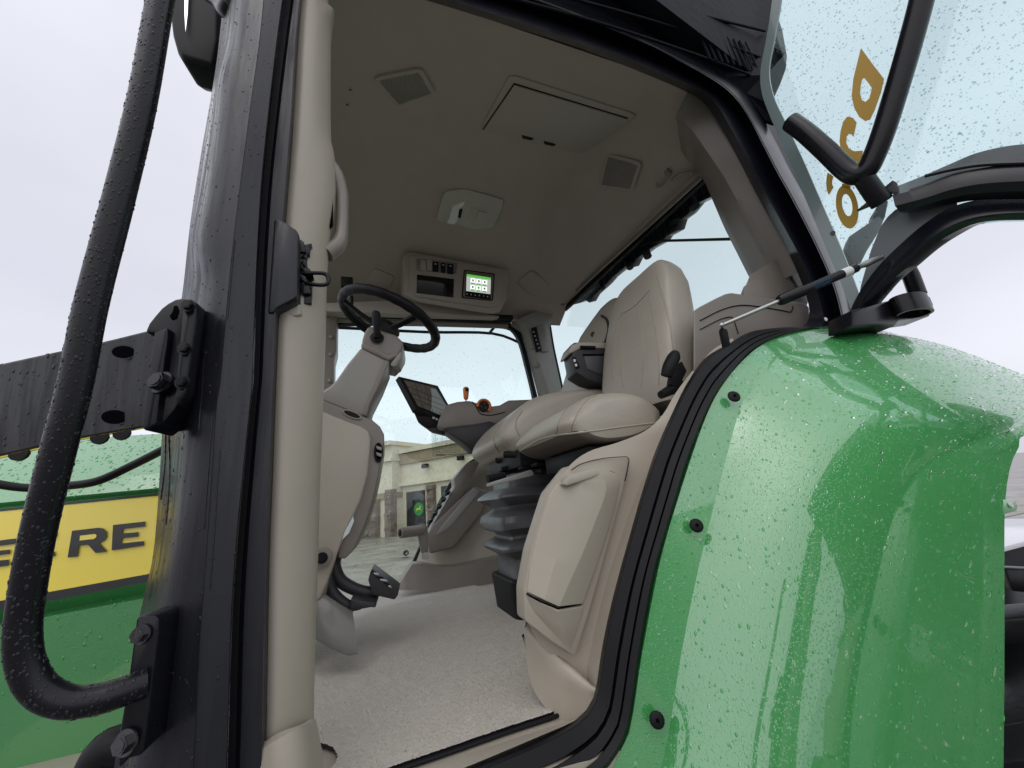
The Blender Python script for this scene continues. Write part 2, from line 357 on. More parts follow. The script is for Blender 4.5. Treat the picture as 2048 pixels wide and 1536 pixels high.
brect(s_near, sL, zb1 - 0.2, zt - 0.25, 0.26, 0.16, 'fascia_band', M_tan)
brect(s_near, sL, zt - 0.22, zt + 0.1, 0.42, 8.4, 'cornice', M_render)
brect(s_near, sL, zr - 0.12, zr + 0.15, 0.3, 0.3, 'string_course', M_render)
brect(sL, sL + 16, 0, zh - 0.3, 1.0, 8, 'wall', M_render)            # taller entrance block
brect(sL - 0.15, sL + 16, zh - 0.3, zh, 1.4, 8.4, 'cornice', M_render)
brect(sL - 0.08, sL + 16, zh - 1.5, zh - 1.25, 1.2, 8.2, 'string_course', M_render)
brect(sL - 0.08, sL + 16, zr - 0.9, zr - 0.5, 1.15, 8.2, 'string_course', M_tan)
# split stone piers
def pier(s0, s1, z1, off):
    p = brect(s0, s1, 0, z1, off, 0.5, 'stone_pier', M_stone)
    ms = MB(); z = 0
    while z < z1 - 0.1:
        h = random.uniform(0.12, 0.3); s = s0
        while s < s1 - 0.1:
            w = min(random.uniform(0.3, 0.8), s1 - s); d = random.uniform(0.02, 0.13)
            P = [BP + BD * a + V3(0, 0, b) + BN * (off + d) for a, b in ((s + .015, z + .015), (s + w - .015, z + .015), (s + w - .015, min(z + h, z1) - .015), (s + .015, min(z + h, z1) - .015))]
            ms.add(*prism_vf(P, -BN * (d + 0.02))); s += w
        z += h
    ms.build('stone_facing', M_stone, p, kind='stuff', smooth=False)
sp0, sp1 = bs(781, 1000)[0], bs(745, 1000)[0]
pier(sp0, sp1, zr - 0.9, 1.35)
q0, q1 = bs(872, 980)[0], bs(858, 980)[0]; pier(q0, q1, zr - 0.3, 0.25)
q0, q1 = bs(800, 1000)[0], bs(795, 1000)[0]; pier(sL - 0.2, sL + 0.5, zr - 0.3, 1.25)
pier(sL + 9, sL + 11.5, zr - 0.9, 1.35)
# shop window with the round emblem
a0, z1_ = bs(848, 983); a1, _ = bs(817, 986); _, z0_ = bs(820, 1056)
win = brect(a0, a1, z0_, z1_, 0.08, 0.2, 'window', M_wglass, bevel=0)
brect(a0 - 0.1, a0, z0_ - 0.1, z1_ + 0.1, 0.14, 0.14, 'window_frame', M_char, win)
brect(a1, a1 + 0.1, z0_ - 0.1, z1_ + 0.1, 0.14, 0.14, 'window_frame', M_char, win)
brect(a0, a1, z1_, z1_ + 0.1, 0.14, 0.14, 'window_frame', M_char, win)
ec = B(838, 1018, 0.10); er = abs(a1 - a0) * 0.30
M_emb = mat('emblem_green', (0.02, 0.22, 0.035), 0.4); M_emby = mat('emblem_yellow', (0.55, 0.55, 0.05), 0.4)
v_, f_ = cyl_vf(ec, BN, er, 0.03, 28); mesh('emblem', v_, f_, M_emb, win, label='round green emblem with a leaping deer')
deer = [(-.62, -.05), (-.5, .12), (-.2, .18), (.12, .16), (.28, .36), (.22, .62), (.36, .5), (.44, .64), (.46, .42), (.62, .3), (.42, .22), (.36, .02), (.55, -.12), (.7, -.34), (.42, -.18), (.2, -.14), (-.1, -.1), (-.34, -.12), (-.5, -.34), (-.72, -.42), (-.56, -.24)]
prism('emblem_deer', [ec + BN * 0.035 + (-BD) * x * er * 0.85 + V3(0, 0, 1) * y * er * 0.85 for x, y in deer], BN * 0.01, M_emby, win, smooth=False)
a0, z1_ = bs(905, 970); a1, _ = bs(883, 975); brect(a0, a1, z0_, z1_, 0.08, 0.2, 'window', M_wglass)
for (u, v) in ((850, 932), (921, 916)):
    c_ = B(u, v, 0.45); l_ = box('wall_light', c_, (0.5, 0.28, 0.30), M_dark, bld, ax=[BD, BN, V3(0, 0, 1)], bevel=0.03)
a0, z1_ = bs(722, 1000); brect(sp1 + 0.6, sp1 + 3.4, 0, z1_, 1.1, 0.2, 'window', M_wglass)

# ------------------------------------------------------------------ TRACTOR
T = empty('tractor', (1.0, 1.42, GZ), 'green and yellow farm tractor with its cab door open, wet with rain, beige interior', 'tractor')

# --- hood
HY = 1.0
def hood():
    # rows follow the tractor's side: (pixel line left, pixel line right, depth)
    L = [((-260, 900), (420, 862), 1.16), ((-260, 935), (420, 905), 1.08), ((-260, 1008), (420, 936), 1.02), ((-260, 1030), (420, 966), 1.0), ((-260, 1038), (420, 974), 1.012), ((-260, 1047), (420, 980), 0.997)]
    rows = [crv([a, b], y, 12, False) for a, b, y in L]
    yb = [((-260, 1246), (420, 1124), 0.997), ((-260, 1268), (420, 1141), 1.0), ((-260, 1290), (420, 1162), 1.03), ((-260, 1300), (420, 1172), 1.005), ((-260, 1480), (420, 1320), 1.03), ((-260, 1640), (420, 1460), 1.07), ((-260, 1680), (420, 1495), 1.078), ((-260, 1900), (420, 1740), 1.085)]
    rows += [crv([a, b], y, 12, False) for a, b, y in yb]
    top = [p + V3(0, 0.75, 0.06) for p in rows[0]]
    v, f = loft_vf([top] + rows); return mesh('hood', v, f, M_green, T, sharp=14, label='long green hood side ahead of the cab')
hood_o = hood()
def hoodpt(u, v, y=0.9935): return Q(u, v, y)
prism('yellow_stripe', [hoodpt(u, v) for u, v in ((-240, 1047), (330, 990), (330, 1142), (-240, 1245))], (0, 0.0018, 0), M_yellow, hood_o, smooth=False)
prism('black_stripe', [hoodpt(u, v, 0.9922) for u, v in ((-240, 1246), (330, 1142.5), (330, 1157), (-240, 1268))], (0, 0.0018, 0), M_decalk, hood_o, smooth=False)
prism('black_stripe', [hoodpt(u, v, 0.9922) for u, v in ((-240, 1042), (330, 985), (330, 989), (-240, 1046))], (0, 0.0018, 0), M_decalk, hood_o, smooth=False)
def letter(name, px):
    prism(name, [hoodpt(u, v, 0.990) for u, v in px], (0, 0.0015, 0), M_decalk, hood_o, smooth=False)
Eo = [(226, 1050), (290, 1043), (289, 1053), (245, 1058), (244, 1067), (276, 1064), (276, 1073), (243, 1077), (242, 1087), (287, 1082), (287, 1091), (223, 1101)]
letter('letter_e', Eo)
def shift(P, du, dv): return [(u + du, v + dv) for u, v in P]
letter('letter_e', [(-36, 1085), (31, 1077), (30, 1087.5), (-16, 1093), (-17, 1103), (19, 1099), (18, 1108), (-18, 1112), (-19, 1123), (17, 1119), (16, 1131), (-40, 1139)])
rt = [(144, 1061.5), (196, 1055.5), (206, 1057), (213, 1064), (213, 1073), (208, 1081), (198, 1086), (214, 1103), (191, 1106), (176, 1089.5), (157, 1091.5), (154.5, 1113), (135, 1115)]
letter('letter_r', rt)
prism('letter_r_counter', [hoodpt(u, v, 0.9885) for u, v in ((160, 1071.5), (189, 1068), (193, 1070), (192, 1075), (187, 1078), (159, 1081))], (0, 0.0012, 0), M_yellow, hood_o, smooth=False)
letter('letter_e', shift(Eo, -178, 21))
# --- cable across the hood
tube('cable', [Q(-60, 955, 0.85), Q(0, 969, 0.85), Q(60, 976, 0.85), Q(130, 972, 0.84), Q(195, 962, 0.82), Q(262, 932, 0.8), Q(345, 890, 0.74)], 0.0065, M_rubber, T, n=10, smoothpath=8, label='black cable sagging in front of the hood')
# --- yellow bracket seen under the beam
prism('yellow_bracket', [Q(u, v, 0.86) for u, v in ((-60, 896), (340, 812), (345, 846), (160, 880), (-60, 930))], (0, .004, 0), M_yellow, T, bevel=0.001)
for (u, v) in ((42, 908), (202, 876), (246, 868)):
    v_, f_ = cyl_vf(Q(u, v, 0.862), (0, -1, 0.1), 0.012, 0.006, 12); mesh('bolt_head', v_, f_, M_dark, T)

# --- beam and mount on the front post
def beam():
    def yb(u): return 0.55 + (330 - u) / 330 * 0.095
    top = [(-120, 757), (0, 730), (115, 705), (215, 683), (288, 665), (312, 660)]
    bot = [(-120, 937), (0, 913), (115, 887), (170, 876), (280, 857), (300, 853)]
    rows = [rs([Q(u, v, yb(u)) for u, v in top], 30), rs([Q(u, v, yb(u)) for u, v in bot], 30)]
    d = V3(0.006, 0.012, 0.006)
    r = [[p + d + V3(0, 0, 0.0) for p in rows[0]], [p + V3(0, 0, 0.002) for p in rows[0]], [p * 0.5 + q * 0.5 - V3(0, 0.001, 0) for p, q in zip(*rows)], rows[1], [p + d for p in rows[1]]]
    v, f = loft_vf(r, cu=True); b = mesh('mounting_beam', v, f, M_wet, T, sharp=20, bevel=0.003, label='black steel beam with two round holes bolted to the front post')
    for (cu, cv, ru, rv) in ((247, 703, 27, 15), (229, 833, 31, 17)):
        y = yb(cu) - 0.006
        ring = [Q(cu + ru * math.cos(t), cv + rv * math.sin(t), y) for t in np.linspace(0, 2 * math.pi, 26, endpoint=False)]
        inner = [Q(cu + ru * .86 * math.cos(t), cv + 1 + rv * .82 * math.sin(t), y) for t in np.linspace(0, 2 * math.pi, 26, endpoint=False)]
        deep = [p + V3(0.004, 0.035, 0) for p in inner]
        v, f = loft_vf([ring, inner], cv=True); mesh('hole_rim', v, f, M_satin, b)
        v, f = loft_vf([inner, deep], cv=True); f.append(tuple(range(26, 52))); v = [p - V3(0, 0.0006, 0) for p in v]
        prism('hole', [p - V3(0, .0004, 0) for p in inner], (0, 0.0012, 0), M_hole, b, smooth=False)
    prism('end_rib', [Q(u, v, 0.535) for u, v in ((308, 664), (335, 655), (334, 680), (310, 848), (290, 862), (283, 855))], (0.01, 0.04, 0), M_black, b, bevel=0.002)
    return b
M_hole = mat('dark_hole', (0.003, 0.003, 0.004), 0.9, spec=0.02)
beam_o = beam()
mp_ = [(289, 664), (297, 646), (309, 631), (322, 616), (335, 606), (350, 598), (366, 595), (380, 599), (395, 605), (393, 640), (384, 700), (375, 760), (371, 783), (350, 818), (326, 846), (312, 850), (305, 800), (330, 700), (333, 668)]
pl = prism('mount_plate', [Q(u, v, 0.545) for u, v in mp_], (0.006, 0.05, 0), M_black, T, bevel=0.003)
prism('plate_flange', [Q(u, v, 0.531) for u, v in ((366, 600), (380, 599), (393, 606), (391, 640), (382, 700), (373, 762), (370, 782), (352, 812), (349, 792), (355, 720))], (0.003, 0.02, 0), M_black, pl, bevel=0.003)
def hexbolt(c, n, r, parent, mat_=M_steel, wash=True):
    n = nrm(n); a, b = frame(n); mb = MB()
    if wash: mb.add(*tube_vf([c, c + n * r * 0.25], r * 1.35, 20))
    mb.add(*tube_vf([c + n * r * 0.25, c + n * r * 0.95], r, 6)); mb.add(*tube_vf([c + n * r * 0.95, c + n * r * 1.05], r * 0.72, 12))
    return mb.build('hex_bolt', mat_, parent, sharp=25)
hexbolt(Q(325, 766, 0.535), (-.5, -1, 0.2), 0.010, pl, M_black); hexbolt(Q(371, 697, 0.528), (-.2, -1, 0), 0.006, pl, M_black); hexbolt(Q(366, 765, 0.528), (-.2, -1, 0), 0.006, pl, M_black); hexbolt(Q(378, 612, 0.528), (-.2, -1, 0), 0.006, pl, M_black)
prism('slot', [Q(u, v, 0.5435) for u, v in ((348, 612), (354, 611), (357, 620), (352, 636), (343, 639), (339, 632), (345, 624))], (0, 0.001, 0), M_hole, pl, smooth=False)

# --- grab rail
rail_px = [(352, -140), (321, 0), (285, 200), (237, 400), (185, 600), (151, 768), (119, 893), (76, 1068), (51, 1212), (46, 1290), (60, 1350), (92, 1388), (140, 1404), (192, 1399), (240, 1385), (292, 1366)]
ry = [.405, .412, .423, .436, .450, .462, .470, .483, .493, .498, .502, .505, .507, .510, .514, .522]
rr_ = [.93 * x for x in [.0134, .0134, .0133, .0133, .0132, .0130, .0128, .0125, .0123, .0123, .0125, .0128, .0130, .0131, .0132, .0132]]
rail_pts = [Q(u, v, y) for (u, v), y in zip(rail_px, ry)]
rail = tube('grab_rail', rail_pts, rr_, M_black, T, n=22, smoothpath=8, label='thick black tubular grab rail covered in raindrops')

# --- front cab post (outer, black)
c0 = crv([(462, -160), (442, 45), (430, 145), (400, 320), (380, 450), (365, 585), (348, 680), (330, 800), (325, 853), (316, 1000), (305, 1118), (282, 1218), (262, 1343), (240, 1463), (228, 1536), (200, 1750)], 0.66, 60)
c1 = crv([(484, -160), (470, 60), (448, 150), (435, 265), (420, 380), (401, 480), (415, 560), (398, 660), (378, 800), (368, 950), (352, 1080), (335, 1200), (322, 1300), (300, 1440), (285, 1536), (250, 1750)], 0.575, 60)
c2 = crv([(540, -160), (522, 50), (500, 215), (467, 475), (450, 650), (440, 768), (432, 818), (415, 1068), (400, 1268), (387, 1518), (370, 1750)], 0.555, 60)
c2b = crv([(542.5, -160), (525, 50), (503, 215), (470, 475), (453, 650), (443, 768), (435, 818), (418, 1068), (403, 1268), (390, 1518), (373, 1750)], 0.561, 60)
c3 = crv([(595, -160), (564, 0), (530, 280), (515, 475), (503, 768), (500, 800), (466, 1152), (452, 1536), (440, 1750)], 0.562, 60)
c4 = crv([(597, -160), (567, 0), (533, 280), (517, 475), (505, 768), (502, 800), (468, 1152), (454, 1536), (442, 1750)], 0.60, 60)
v, f = loft_vf([[p + V3(0.0, 0.08, 0) for p in c0]] + across([c0, c1, c2], 5) + [c2b] + across([[p + V3(0, -0.0045, 0) for p in c2b], c3], 4) + [c4, crv([(610, -160), (580, 0), (546, 280), (530, 475), (518, 768), (515, 800), (482, 1152), (470, 1536), (460, 1750)], 0.635, 60)])
post = mesh('front_post', v, f, M_satin, T, sharp=24, label='black painted outer front cab post beaded with rain')
# rubber seal and inner flange
def band(name, A, Bc, th, mat_, parent=T, **kw):
    v, f = loft_vf([[p + th for p in A], A, Bc, [p + th for p in Bc]], cu=True, capu=False)
    k = len(A); f += [tuple([i * k for i in range(4)]), tuple([i * k + k - 1 for i in range(4)])]
    return mesh(name, v, f, mat_, parent, **kw)
s1 = crv([(599, -160), (569, 0), (535, 280), (519, 475), (507, 768), (503, 800), (470, 1152), (455, 1536), (443, 1750)], 0.592, 60)
s2 = crv([(610, -160), (582, 0), (547, 280), (530, 475), (517, 768), (513, 800), (483, 1152), (470, 1536), (460, 1750)], 0.592, 60)
band('door_seal', s1, s2, V3(0, 0.03, 0), M_rubber, sharp=30)
fl1 = crv([(608, -160), (580, 0), (545, 280), (528, 475), (515, 768), (511, 800), (481, 1152), (468, 1536), (458, 1750)], 0.598, 60)
fl1b = crv([(615, -160), (588, 0), (553, 280), (537, 475), (524, 768), (520, 800), (492, 1152), (480, 1536), (470, 1750)], 0.590, 60)
fl2 = crv([(624, -160), (598, 0), (580, 250), (565, 440), (552, 615), (545, 768), (538, 950), (530, 1152), (522, 1536), (512, 1750)], 0.590, 60)
fl2b = [p + V3(0.0, 0.03, 0) for p in fl2]
v, f = loft_vf([fl1, fl1b, fl2, fl2b]); flange = mesh('door_frame_flange', v, f, M_satin, T, sharp=30)
lp = prism('latch_plate', [Q(u, v, 0.586) for u, v in ((556, 438), (568, 443), (593, 459), (597, 467), (595, 590), (588, 597), (553, 615), (546, 625), (535, 625), (548, 438))], (0, 0.035, 0), M_satin, T, bevel=0.003)
# striker loop and latch body
lat = MB()
for k in range(16):
    u = 604 + random.uniform(-6, 12); v_ = random.uniform(480, 605)
    lat.add(*box_vf(Q(u, v_, 0.615 + random.uniform(0, .01)), (random.uniform(.006, .014), 0.02, random.uniform(.008, .022)), [nrm((1, 0, random.uniform(-.6, .6))), V3(0, 1, 0), nrm((random.uniform(-.5, .5), 0, 1))]))
lat.add(*prism_vf([Q(u, v, 0.62) for u, v in ((597, 470), (606, 490), (612, 530), (625, 545), (622, 606), (596, 610))], (0, 0.02, 0)))
latch = lat.build('latch_body', M_black, T, bevel=0.0012, label='black door latch mechanism on the post')
tube('striker_loop', [Q(602, 547, .61), Q(640, 546, .605), Q(653, 550, .605), (Q(657, 558, .605)), Q(655, 567, .605), Q(640, 570, .607), Q(604, 566, .615)], 0.0033, M_black, latch, n=10, smoothpath=6)
prism('latch_ledge', [Q(u, v, 0.61) for u, v in ((553, 622), (590, 598), (600, 608), (604, 628), (590, 632), (554, 632))], (0, 0.05, 0), M_beige, T, bevel=0.004)

# --- beige inner front post
bl = crv([(620, -160), (594, 0), (578, 250), (563, 440), (550, 615), (543, 768), (536, 950), (528, 1152), (520, 1536), (510, 1750)], 0.622, 60)
bl0 = [p + V3(-0.01, 0.05, 0) for p in bl]
bm_ = crv([(640, -160), (628, 0), (616, 250), (600, 440), (588, 615), (582, 768), (574, 950), (566, 1152), (560, 1536), (552, 1750)], 0.612, 60)
br = crv([(668, -160), (655, 0), (667, 15), (661, 55), (660, 260), (666, 300), (669, 330), (668, 400), (657, 480), (651, 560), (650, 615), (645, 768), (638, 950), (632, 1150), (626, 1350), (625, 1440), (622, 1750)], 0.655, 60)
br2 = [p + V3(-0.01, 0.07, 0) for p in br]
v, f = loft_vf(across([bl0, bl, bm_, br, br2], 5)); mesh('inner_post_trim', v, f, M_beige, T, sharp=50, label='smooth beige inner trim of the front post')
# bottom collar of that trim
col = [[Q(522, 1488, .605), Q(560, 1464, .598), (Q(600, 1450, .605)), Q(622, 1437, .645)], [Q(522, 1500, .595), Q(560, 1476, .588), Q(604, 1452, .6), Q(632, 1440, .65)],
       [Q(520, 1536, .59), Q(565, 1536, .583), Q(615, 1510, .6), Q(645, 1505, .65)], [Q(515, 1700, .59), Q(565, 1700, .583), Q(620, 1680, .6), Q(652, 1660, .65)]]
v, f = loft_vf([rs(r, 20) for r in col]); mesh('post_collar', v, f, M_beige, T, sharp=50)
# pull handle on the post
hd = tube('pull_handle', [Q(656, 322, .67), Q(672, 350, .672), Q(683, 385, .675), Q(685, 410, .675), Q(684, 455, .675), Q(678, 487, .67), Q(652, 508, .665)], [.012, .014, .0125, .0115, .0115, .0135, .015], M_beige_d, T, n=16, smoothpath=7, label='taupe moulded pull handle on the inner front post')

prism('handle_recess', [Q(u, v, .652) for u, v in ((655, 350), (664, 372), (666, 385), (666, 450), (661, 458), (654, 440))], (0, .002, 0), M_hole, hd, smooth=False)
# --- lower rail bracket
bk = prism('rail_bracket', [Q(u, v, 0.525) for u, v in ((272, 1240), (278, 1232), (312, 1231), (318, 1238), (317, 1262), (300, 1400), (287, 1500), (280, 1512), (255, 1518), (236, 1538), (240, 1463), (256, 1360))], (0.003, 0.045, 0), M_black, T, bevel=0.003)
hexbolt(Q(284, 1268, 0.523), (-.45, -1, 0.05), 0.0066, bk, M_dsteel); hexbolt(Q(254, 1484, 0.523), (-.45, -1, 0.05), 0.0078, bk, M_dsteel)
# round black housing at the lower left
tube('step_tube', [Q(258, 1492, .72), Q(215, 1500, .72), Q(190, 1560, .72), Q(185, 1680, .72)], 0.022, M_rubber, T, n=16, smoothpath=6)

# --- mirror at top left
mpx = [(343, -80), (343, 40), (347, 75), (356, 107), (366, 124), (376, 129), (403, 136), (432, 144), (441, 92), (441, 35), (436, -80)]
P = [Q(u, v, 0.80) for u, v in mpx]; cen = np.mean(P, axis=0)
rows = [[cen + (p - cen) * 0.9 + V3(0, -.012, 0) for p in P], P, [p + V3(0.01, .05, 0) for p in P], [cen + (p - cen) * .8 + V3(.01, .075, 0) for p in P]]
v, f = loft_vf(rows, cv=True, capu=True); mir = mesh('side_mirror', v, f, M_dark, T, sharp=45, bevel=0.004, label='black mirror housing dripping rain at the top of the front post')
prism('mirror_glass', [Q(u, v, 0.780) for u, v in ((369, -60), (369, 30), (371, 64), (375, 30), (379, -60))], (0, .002, 0), mat('mirror_silver', (0.6, 0.6, 0.68), 0.05, metal=1), mir, smooth=False)
tube('mirror_arm', [Q(400, -30, .70), Q(440, -5, .68), Q(452, 20, .64), Q(468, 6, .62)], [.02, .022, .016, .02], M_black, T, n=14, smoothpath=6)
# ------------------------------------------------------------------ floor
FZ = -0.352
fl = [QZ(u, v, FZ) for u, v in ((400, 1900), (900, 1545), (1150, 1462), (1192, 1402), (1192, 1300))]
prism('cab_floor', [(-0.35, 0.62, FZ), (0.36, 0.60, FZ), (1.2, 0.66, FZ), (1.2, 2.28, FZ), (-0.6, 2.28, FZ), (-0.6, 1.0, FZ)], (0, 0, -0.05), M_beige, T, bevel=0)
def matobj(name, px, z, th, label, cat):
    P = [QZ(u, v, z) for u, v in px]; n = len(P)
    bm = bmesh.new(); vs = [bm.verts.new(p) for p in P]; bm.faces.new(vs)
    bmesh.ops.triangulate(bm, faces=bm.faces[:])
    r = bmesh.ops.extrude_face_region(bm, geom=bm.faces[:]); bmesh.ops.translate(bm, verts=[e for e in r['geom'] if isinstance(e, bmesh.types.BMVert)], vec=(0, 0, th))
    me = bpy.data.meshes.new(name); bmesh.ops.recalc_face_normals(bm, faces=bm.faces)
    for fc in bm.faces: fc.material_index = 0 if fc.normal.z > 0.5 else 1
    cc = np.mean(P, axis=0); bmesh.ops.translate(bm, verts=bm.verts, vec=Vector(-cc)); bm.to_mesh(me); bm.free()
    me.materials.append(M_carpet); me.materials.append(M_rubber)
    o = bpy.data.objects.new(name, me); link(o, None, Matrix.Translation(Vector(cc))); return tag(o, label, cat)
matpx = [(500, 1700)] + [(672, 1536), (676, 1520), (668, 1504), (650, 1496), (560, 1480), (560, 1330), (640, 1264), (709, 1240), (755, 1222), (801, 1208), (900, 1188), (998, 1170), (1022, 1178), (1040, 1190), (1046, 1214), (1040, 1216), (1046, 1225), (1052, 1250), (1048, 1272), (1043, 1276), (1052, 1300), (1072, 1338), (1100, 1368), (1132, 1392), (1141, 1402), (1141, 1412), (1130, 1422), (1100, 1434), (1020, 1460), (900, 1502), (790, 1540), (700, 1580)]
mat_main = matobj('floor_mat', matpx, FZ + 0.004, 0.006, 'large beige carpet mat with black edge covering the cab floor at the door', 'floor mat')
matobj('floor_mat', [(560, 1300), (640, 1230), (715, 1200), (740, 1175), (780, 1164), (830, 1166), (905, 1172), (925, 1166), (945, 1172), (998, 1180), (960, 1192), (905, 1200), (820, 1220), (720, 1250), (650, 1285)], FZ + 0.002, 0.0035, 'thinner beige carpet strip under the far edge of the large mat', 'floor mat')

def tufts(o, px, count):
    import mathutils
    U = np.array(px, float); u0, v0 = U.min(0); u1, v1 = U.max(0); P = []; 
    poly = [QZ(u, v, FZ + .0040)[:2] for u, v in px]; pa = np.array(poly); x0, y0 = pa.min(0); x1, y1 = pa.max(0)
    x = rng.uniform(x0, x1, count * 3); y = rng.uniform(y0, y1, count * 3); ins = np.zeros(len(x), bool); j = len(pa) - 1
    for i in range(len(pa)):
        c_ = ((pa[i, 1] > y) != (pa[j, 1] > y)) & (x < (pa[j, 0] - pa[i, 0]) * (y - pa[i, 1]) / (pa[j, 1] - pa[i, 1] + 1e-12) + pa[i, 0]); ins ^= c_; j = i
    x = x[ins]; y = y[ins]; keep = (x > -.25) & (rng.random(len(x)) < np.clip(1.5 - .65 * y, .25, 1)); x = x[keep]; y = y[keep]; n_ = len(x); z = FZ + .0098
    h = rng.uniform(.0006, .0013, n_); a = rng.uniform(0, 6.28, n_); w = rng.uniform(.0012, .0022, n_); lx = rng.normal(0, .0013, n_); ly = rng.normal(0, .0013, n_)
    vs = [np.stack([x + w * np.cos(a + k * 2.094), y + w * np.sin(a + k * 2.094), np.full(n_, z)], 1) for k in range(3)] + [np.stack([x + lx, y + ly, z + h], 1)]
    arr = np.stack(vs, 1).reshape(-1, 3); ff = np.array([(0, 1, 3), (1, 2, 3), (2, 0, 3)]); fa = (ff[None] + (np.arange(n_) * 4)[:, None, None]).reshape(-1, 3)
    c = arr.mean(0); m_ = bpy.data.meshes.new('carpet_pile'); m_.vertices.add(len(arr)); m_.vertices.foreach_set('co', (arr - c).ravel()); m_.loops.add(len(fa) * 3); m_.loops.foreach_set('vertex_index', fa.ravel().astype(np.int32))
    m_.polygons.add(len(fa)); m_.polygons.foreach_set('loop_start', np.arange(0, len(fa) * 3, 3, dtype=np.int32)); m_.update(); m_.validate(); m_.materials.append(M_pile)
    q = bpy.data.objects.new('carpet_pile', m_); link(q, o, Matrix.Translation(Vector(c))); tag(q, kind='stuff')
tufts(mat_main, matpx, 130000)
tube('mat_binding', rs([QZ(u, v + 1, FZ + .005) for u, v in ((1043, 1276), (1052, 1300), (1072, 1338), (1100, 1368), (1132, 1392), (1143, 1402), (1143, 1412), (1132, 1423), (1100, 1435), (1020, 1461), (900, 1503), (790, 1541), (700, 1581))], 90), .0032, M_rubber, mat_main, n=8)

# ------------------------------------------------------------------ headliner
_hy = [0.50, 0.62, 0.68, 0.78, 0.85, 1.16, 1.5, 1.8, 2.0, 2.2, 2.4]; _hz = [1.22, 1.245, 1.268, 1.308, 1.337, 1.455, 1.48, 1.42, 1.32, 1.20, 1.10]
def H(X, Y):
    z = float(np.interp(Y, _hy, _hz)); z = sum(float(np.interp(Y + d, _hy, _hz)) for d in (-.08, -.04, 0, .04, .08)) / 5
    z = float(np.interp(Y, _hy, _hz)) if Y < .75 else z
    e = 1.20 + (Y - 0.91) / 1.28 * 0.06
    s = min(max((X - 0.93) / 0.32, 0), 1); s = s * s * (3 - 2 * s)
    s2 = min(max((-X - 0.05) / 0.4, 0), 1); s2 = s2 * s2 * (3 - 2 * s2)
    z = z * (1 - s) + min(z, e) * s
    return z * (1 - s2) + min(z, 1.22) * s2
def onhead(u, v, off=0):
    r = ray(u, v); lo, hi = 0.3, 3.0
    for _ in range(40):
        m_ = (lo + hi) / 2; p = r * (m_ / r[1])
        if p[2] < H(p[0], p[1]) - off: lo = m_
        else: hi = m_
    return r * (lo / r[1])
def headn(p, e=0.02):
    dx = (H(p[0] + e, p[1]) - H(p[0] - e, p[1])) / (2 * e); dy = (H(p[0], p[1] + e) - H(p[0], p[1] - e)) / (2 * e)
    return nrm((dx, dy, -1))
rows = [[V3(x, y, H(x, y)) for x in np.linspace(float(np.interp(y, [.6, 1, 1.6, 2.4], [-.13, -.29, -.37, -.46])), 1.27, 60)] for y in np.linspace(0.68, 2.27, 60)]
solid_sheet('headliner', rows, (0, 0, 0.04), M_head, T, sharp=60, label='dark beige fabric cab headliner')
RO = [(-.17, .60), (1.45, .60), (1.45, 2.40), (-.46, 2.40), (-.37, 1.6), (-.29, 1.0)]
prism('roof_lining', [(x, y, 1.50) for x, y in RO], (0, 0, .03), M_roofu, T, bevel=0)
prism('roof_cap', [(x, y, 1.533) for x, y in RO], (0, 0, 0.14), M_green, T, bevel=0.04, seg=3)
def hpatch(name, px, th, mat_, parent=T, bevel=0.004, off=0, **kw):
    P = [onhead(u, v) for u, v in px]; c = np.mean(P, axis=0); n = headn(c)
    P = [p - n * np.dot(p - c, n) for p in P]                      # flatten to the mean plane
    return prism(name, [p + n * off + n * th for p in P], -n * (th + 0.02), mat_, parent, bevel=bevel, **kw)
def rounded(px, r=0.15, k=4):
    out_ = []; n = len(px)
    for i in range(n):
        a, b, c = np.array(px[i - 1], float), np.array(px[i], float), np.array(px[(i + 1) % n], float)
        p, q = b + (a - b) * r, b + (c - b) * r
        for t in np.linspace(0, 1, k): out_.append(tuple((1 - t) ** 2 * p + 2 * t * (1 - t) * b + t * t * q))
    return out_
hf = hpatch('hatch_frame', rounded([(1020, 146), (1277, 228), (1166, 309), (958, 260)], .07), 0.004, M_hplas, label='roof hatch frame')
hpatch('hatch_gap', [(1028, 162), (1256, 232), (1163, 303), (965, 257)], 0.0065, M_hole, hf, bevel=0, smooth=False)
hpatch('hatch_panel', [(1029, 164), (1254, 232.5), (1163, 301.5), (967, 256.5)], 0.011, M_hplas, hf, bevel=0.002, label='greyish hatch panel')
for (a, b) in ((1055, 269), (1099, 281)):
    hpatch('hatch_latch', [(a - 12, b - 5), (a + 8, b), (a + 13, b + 3), (a + 7, b + 6), (a - 10, b + 2)], 0.0125, M_dark, hf, bevel=0, smooth=False)
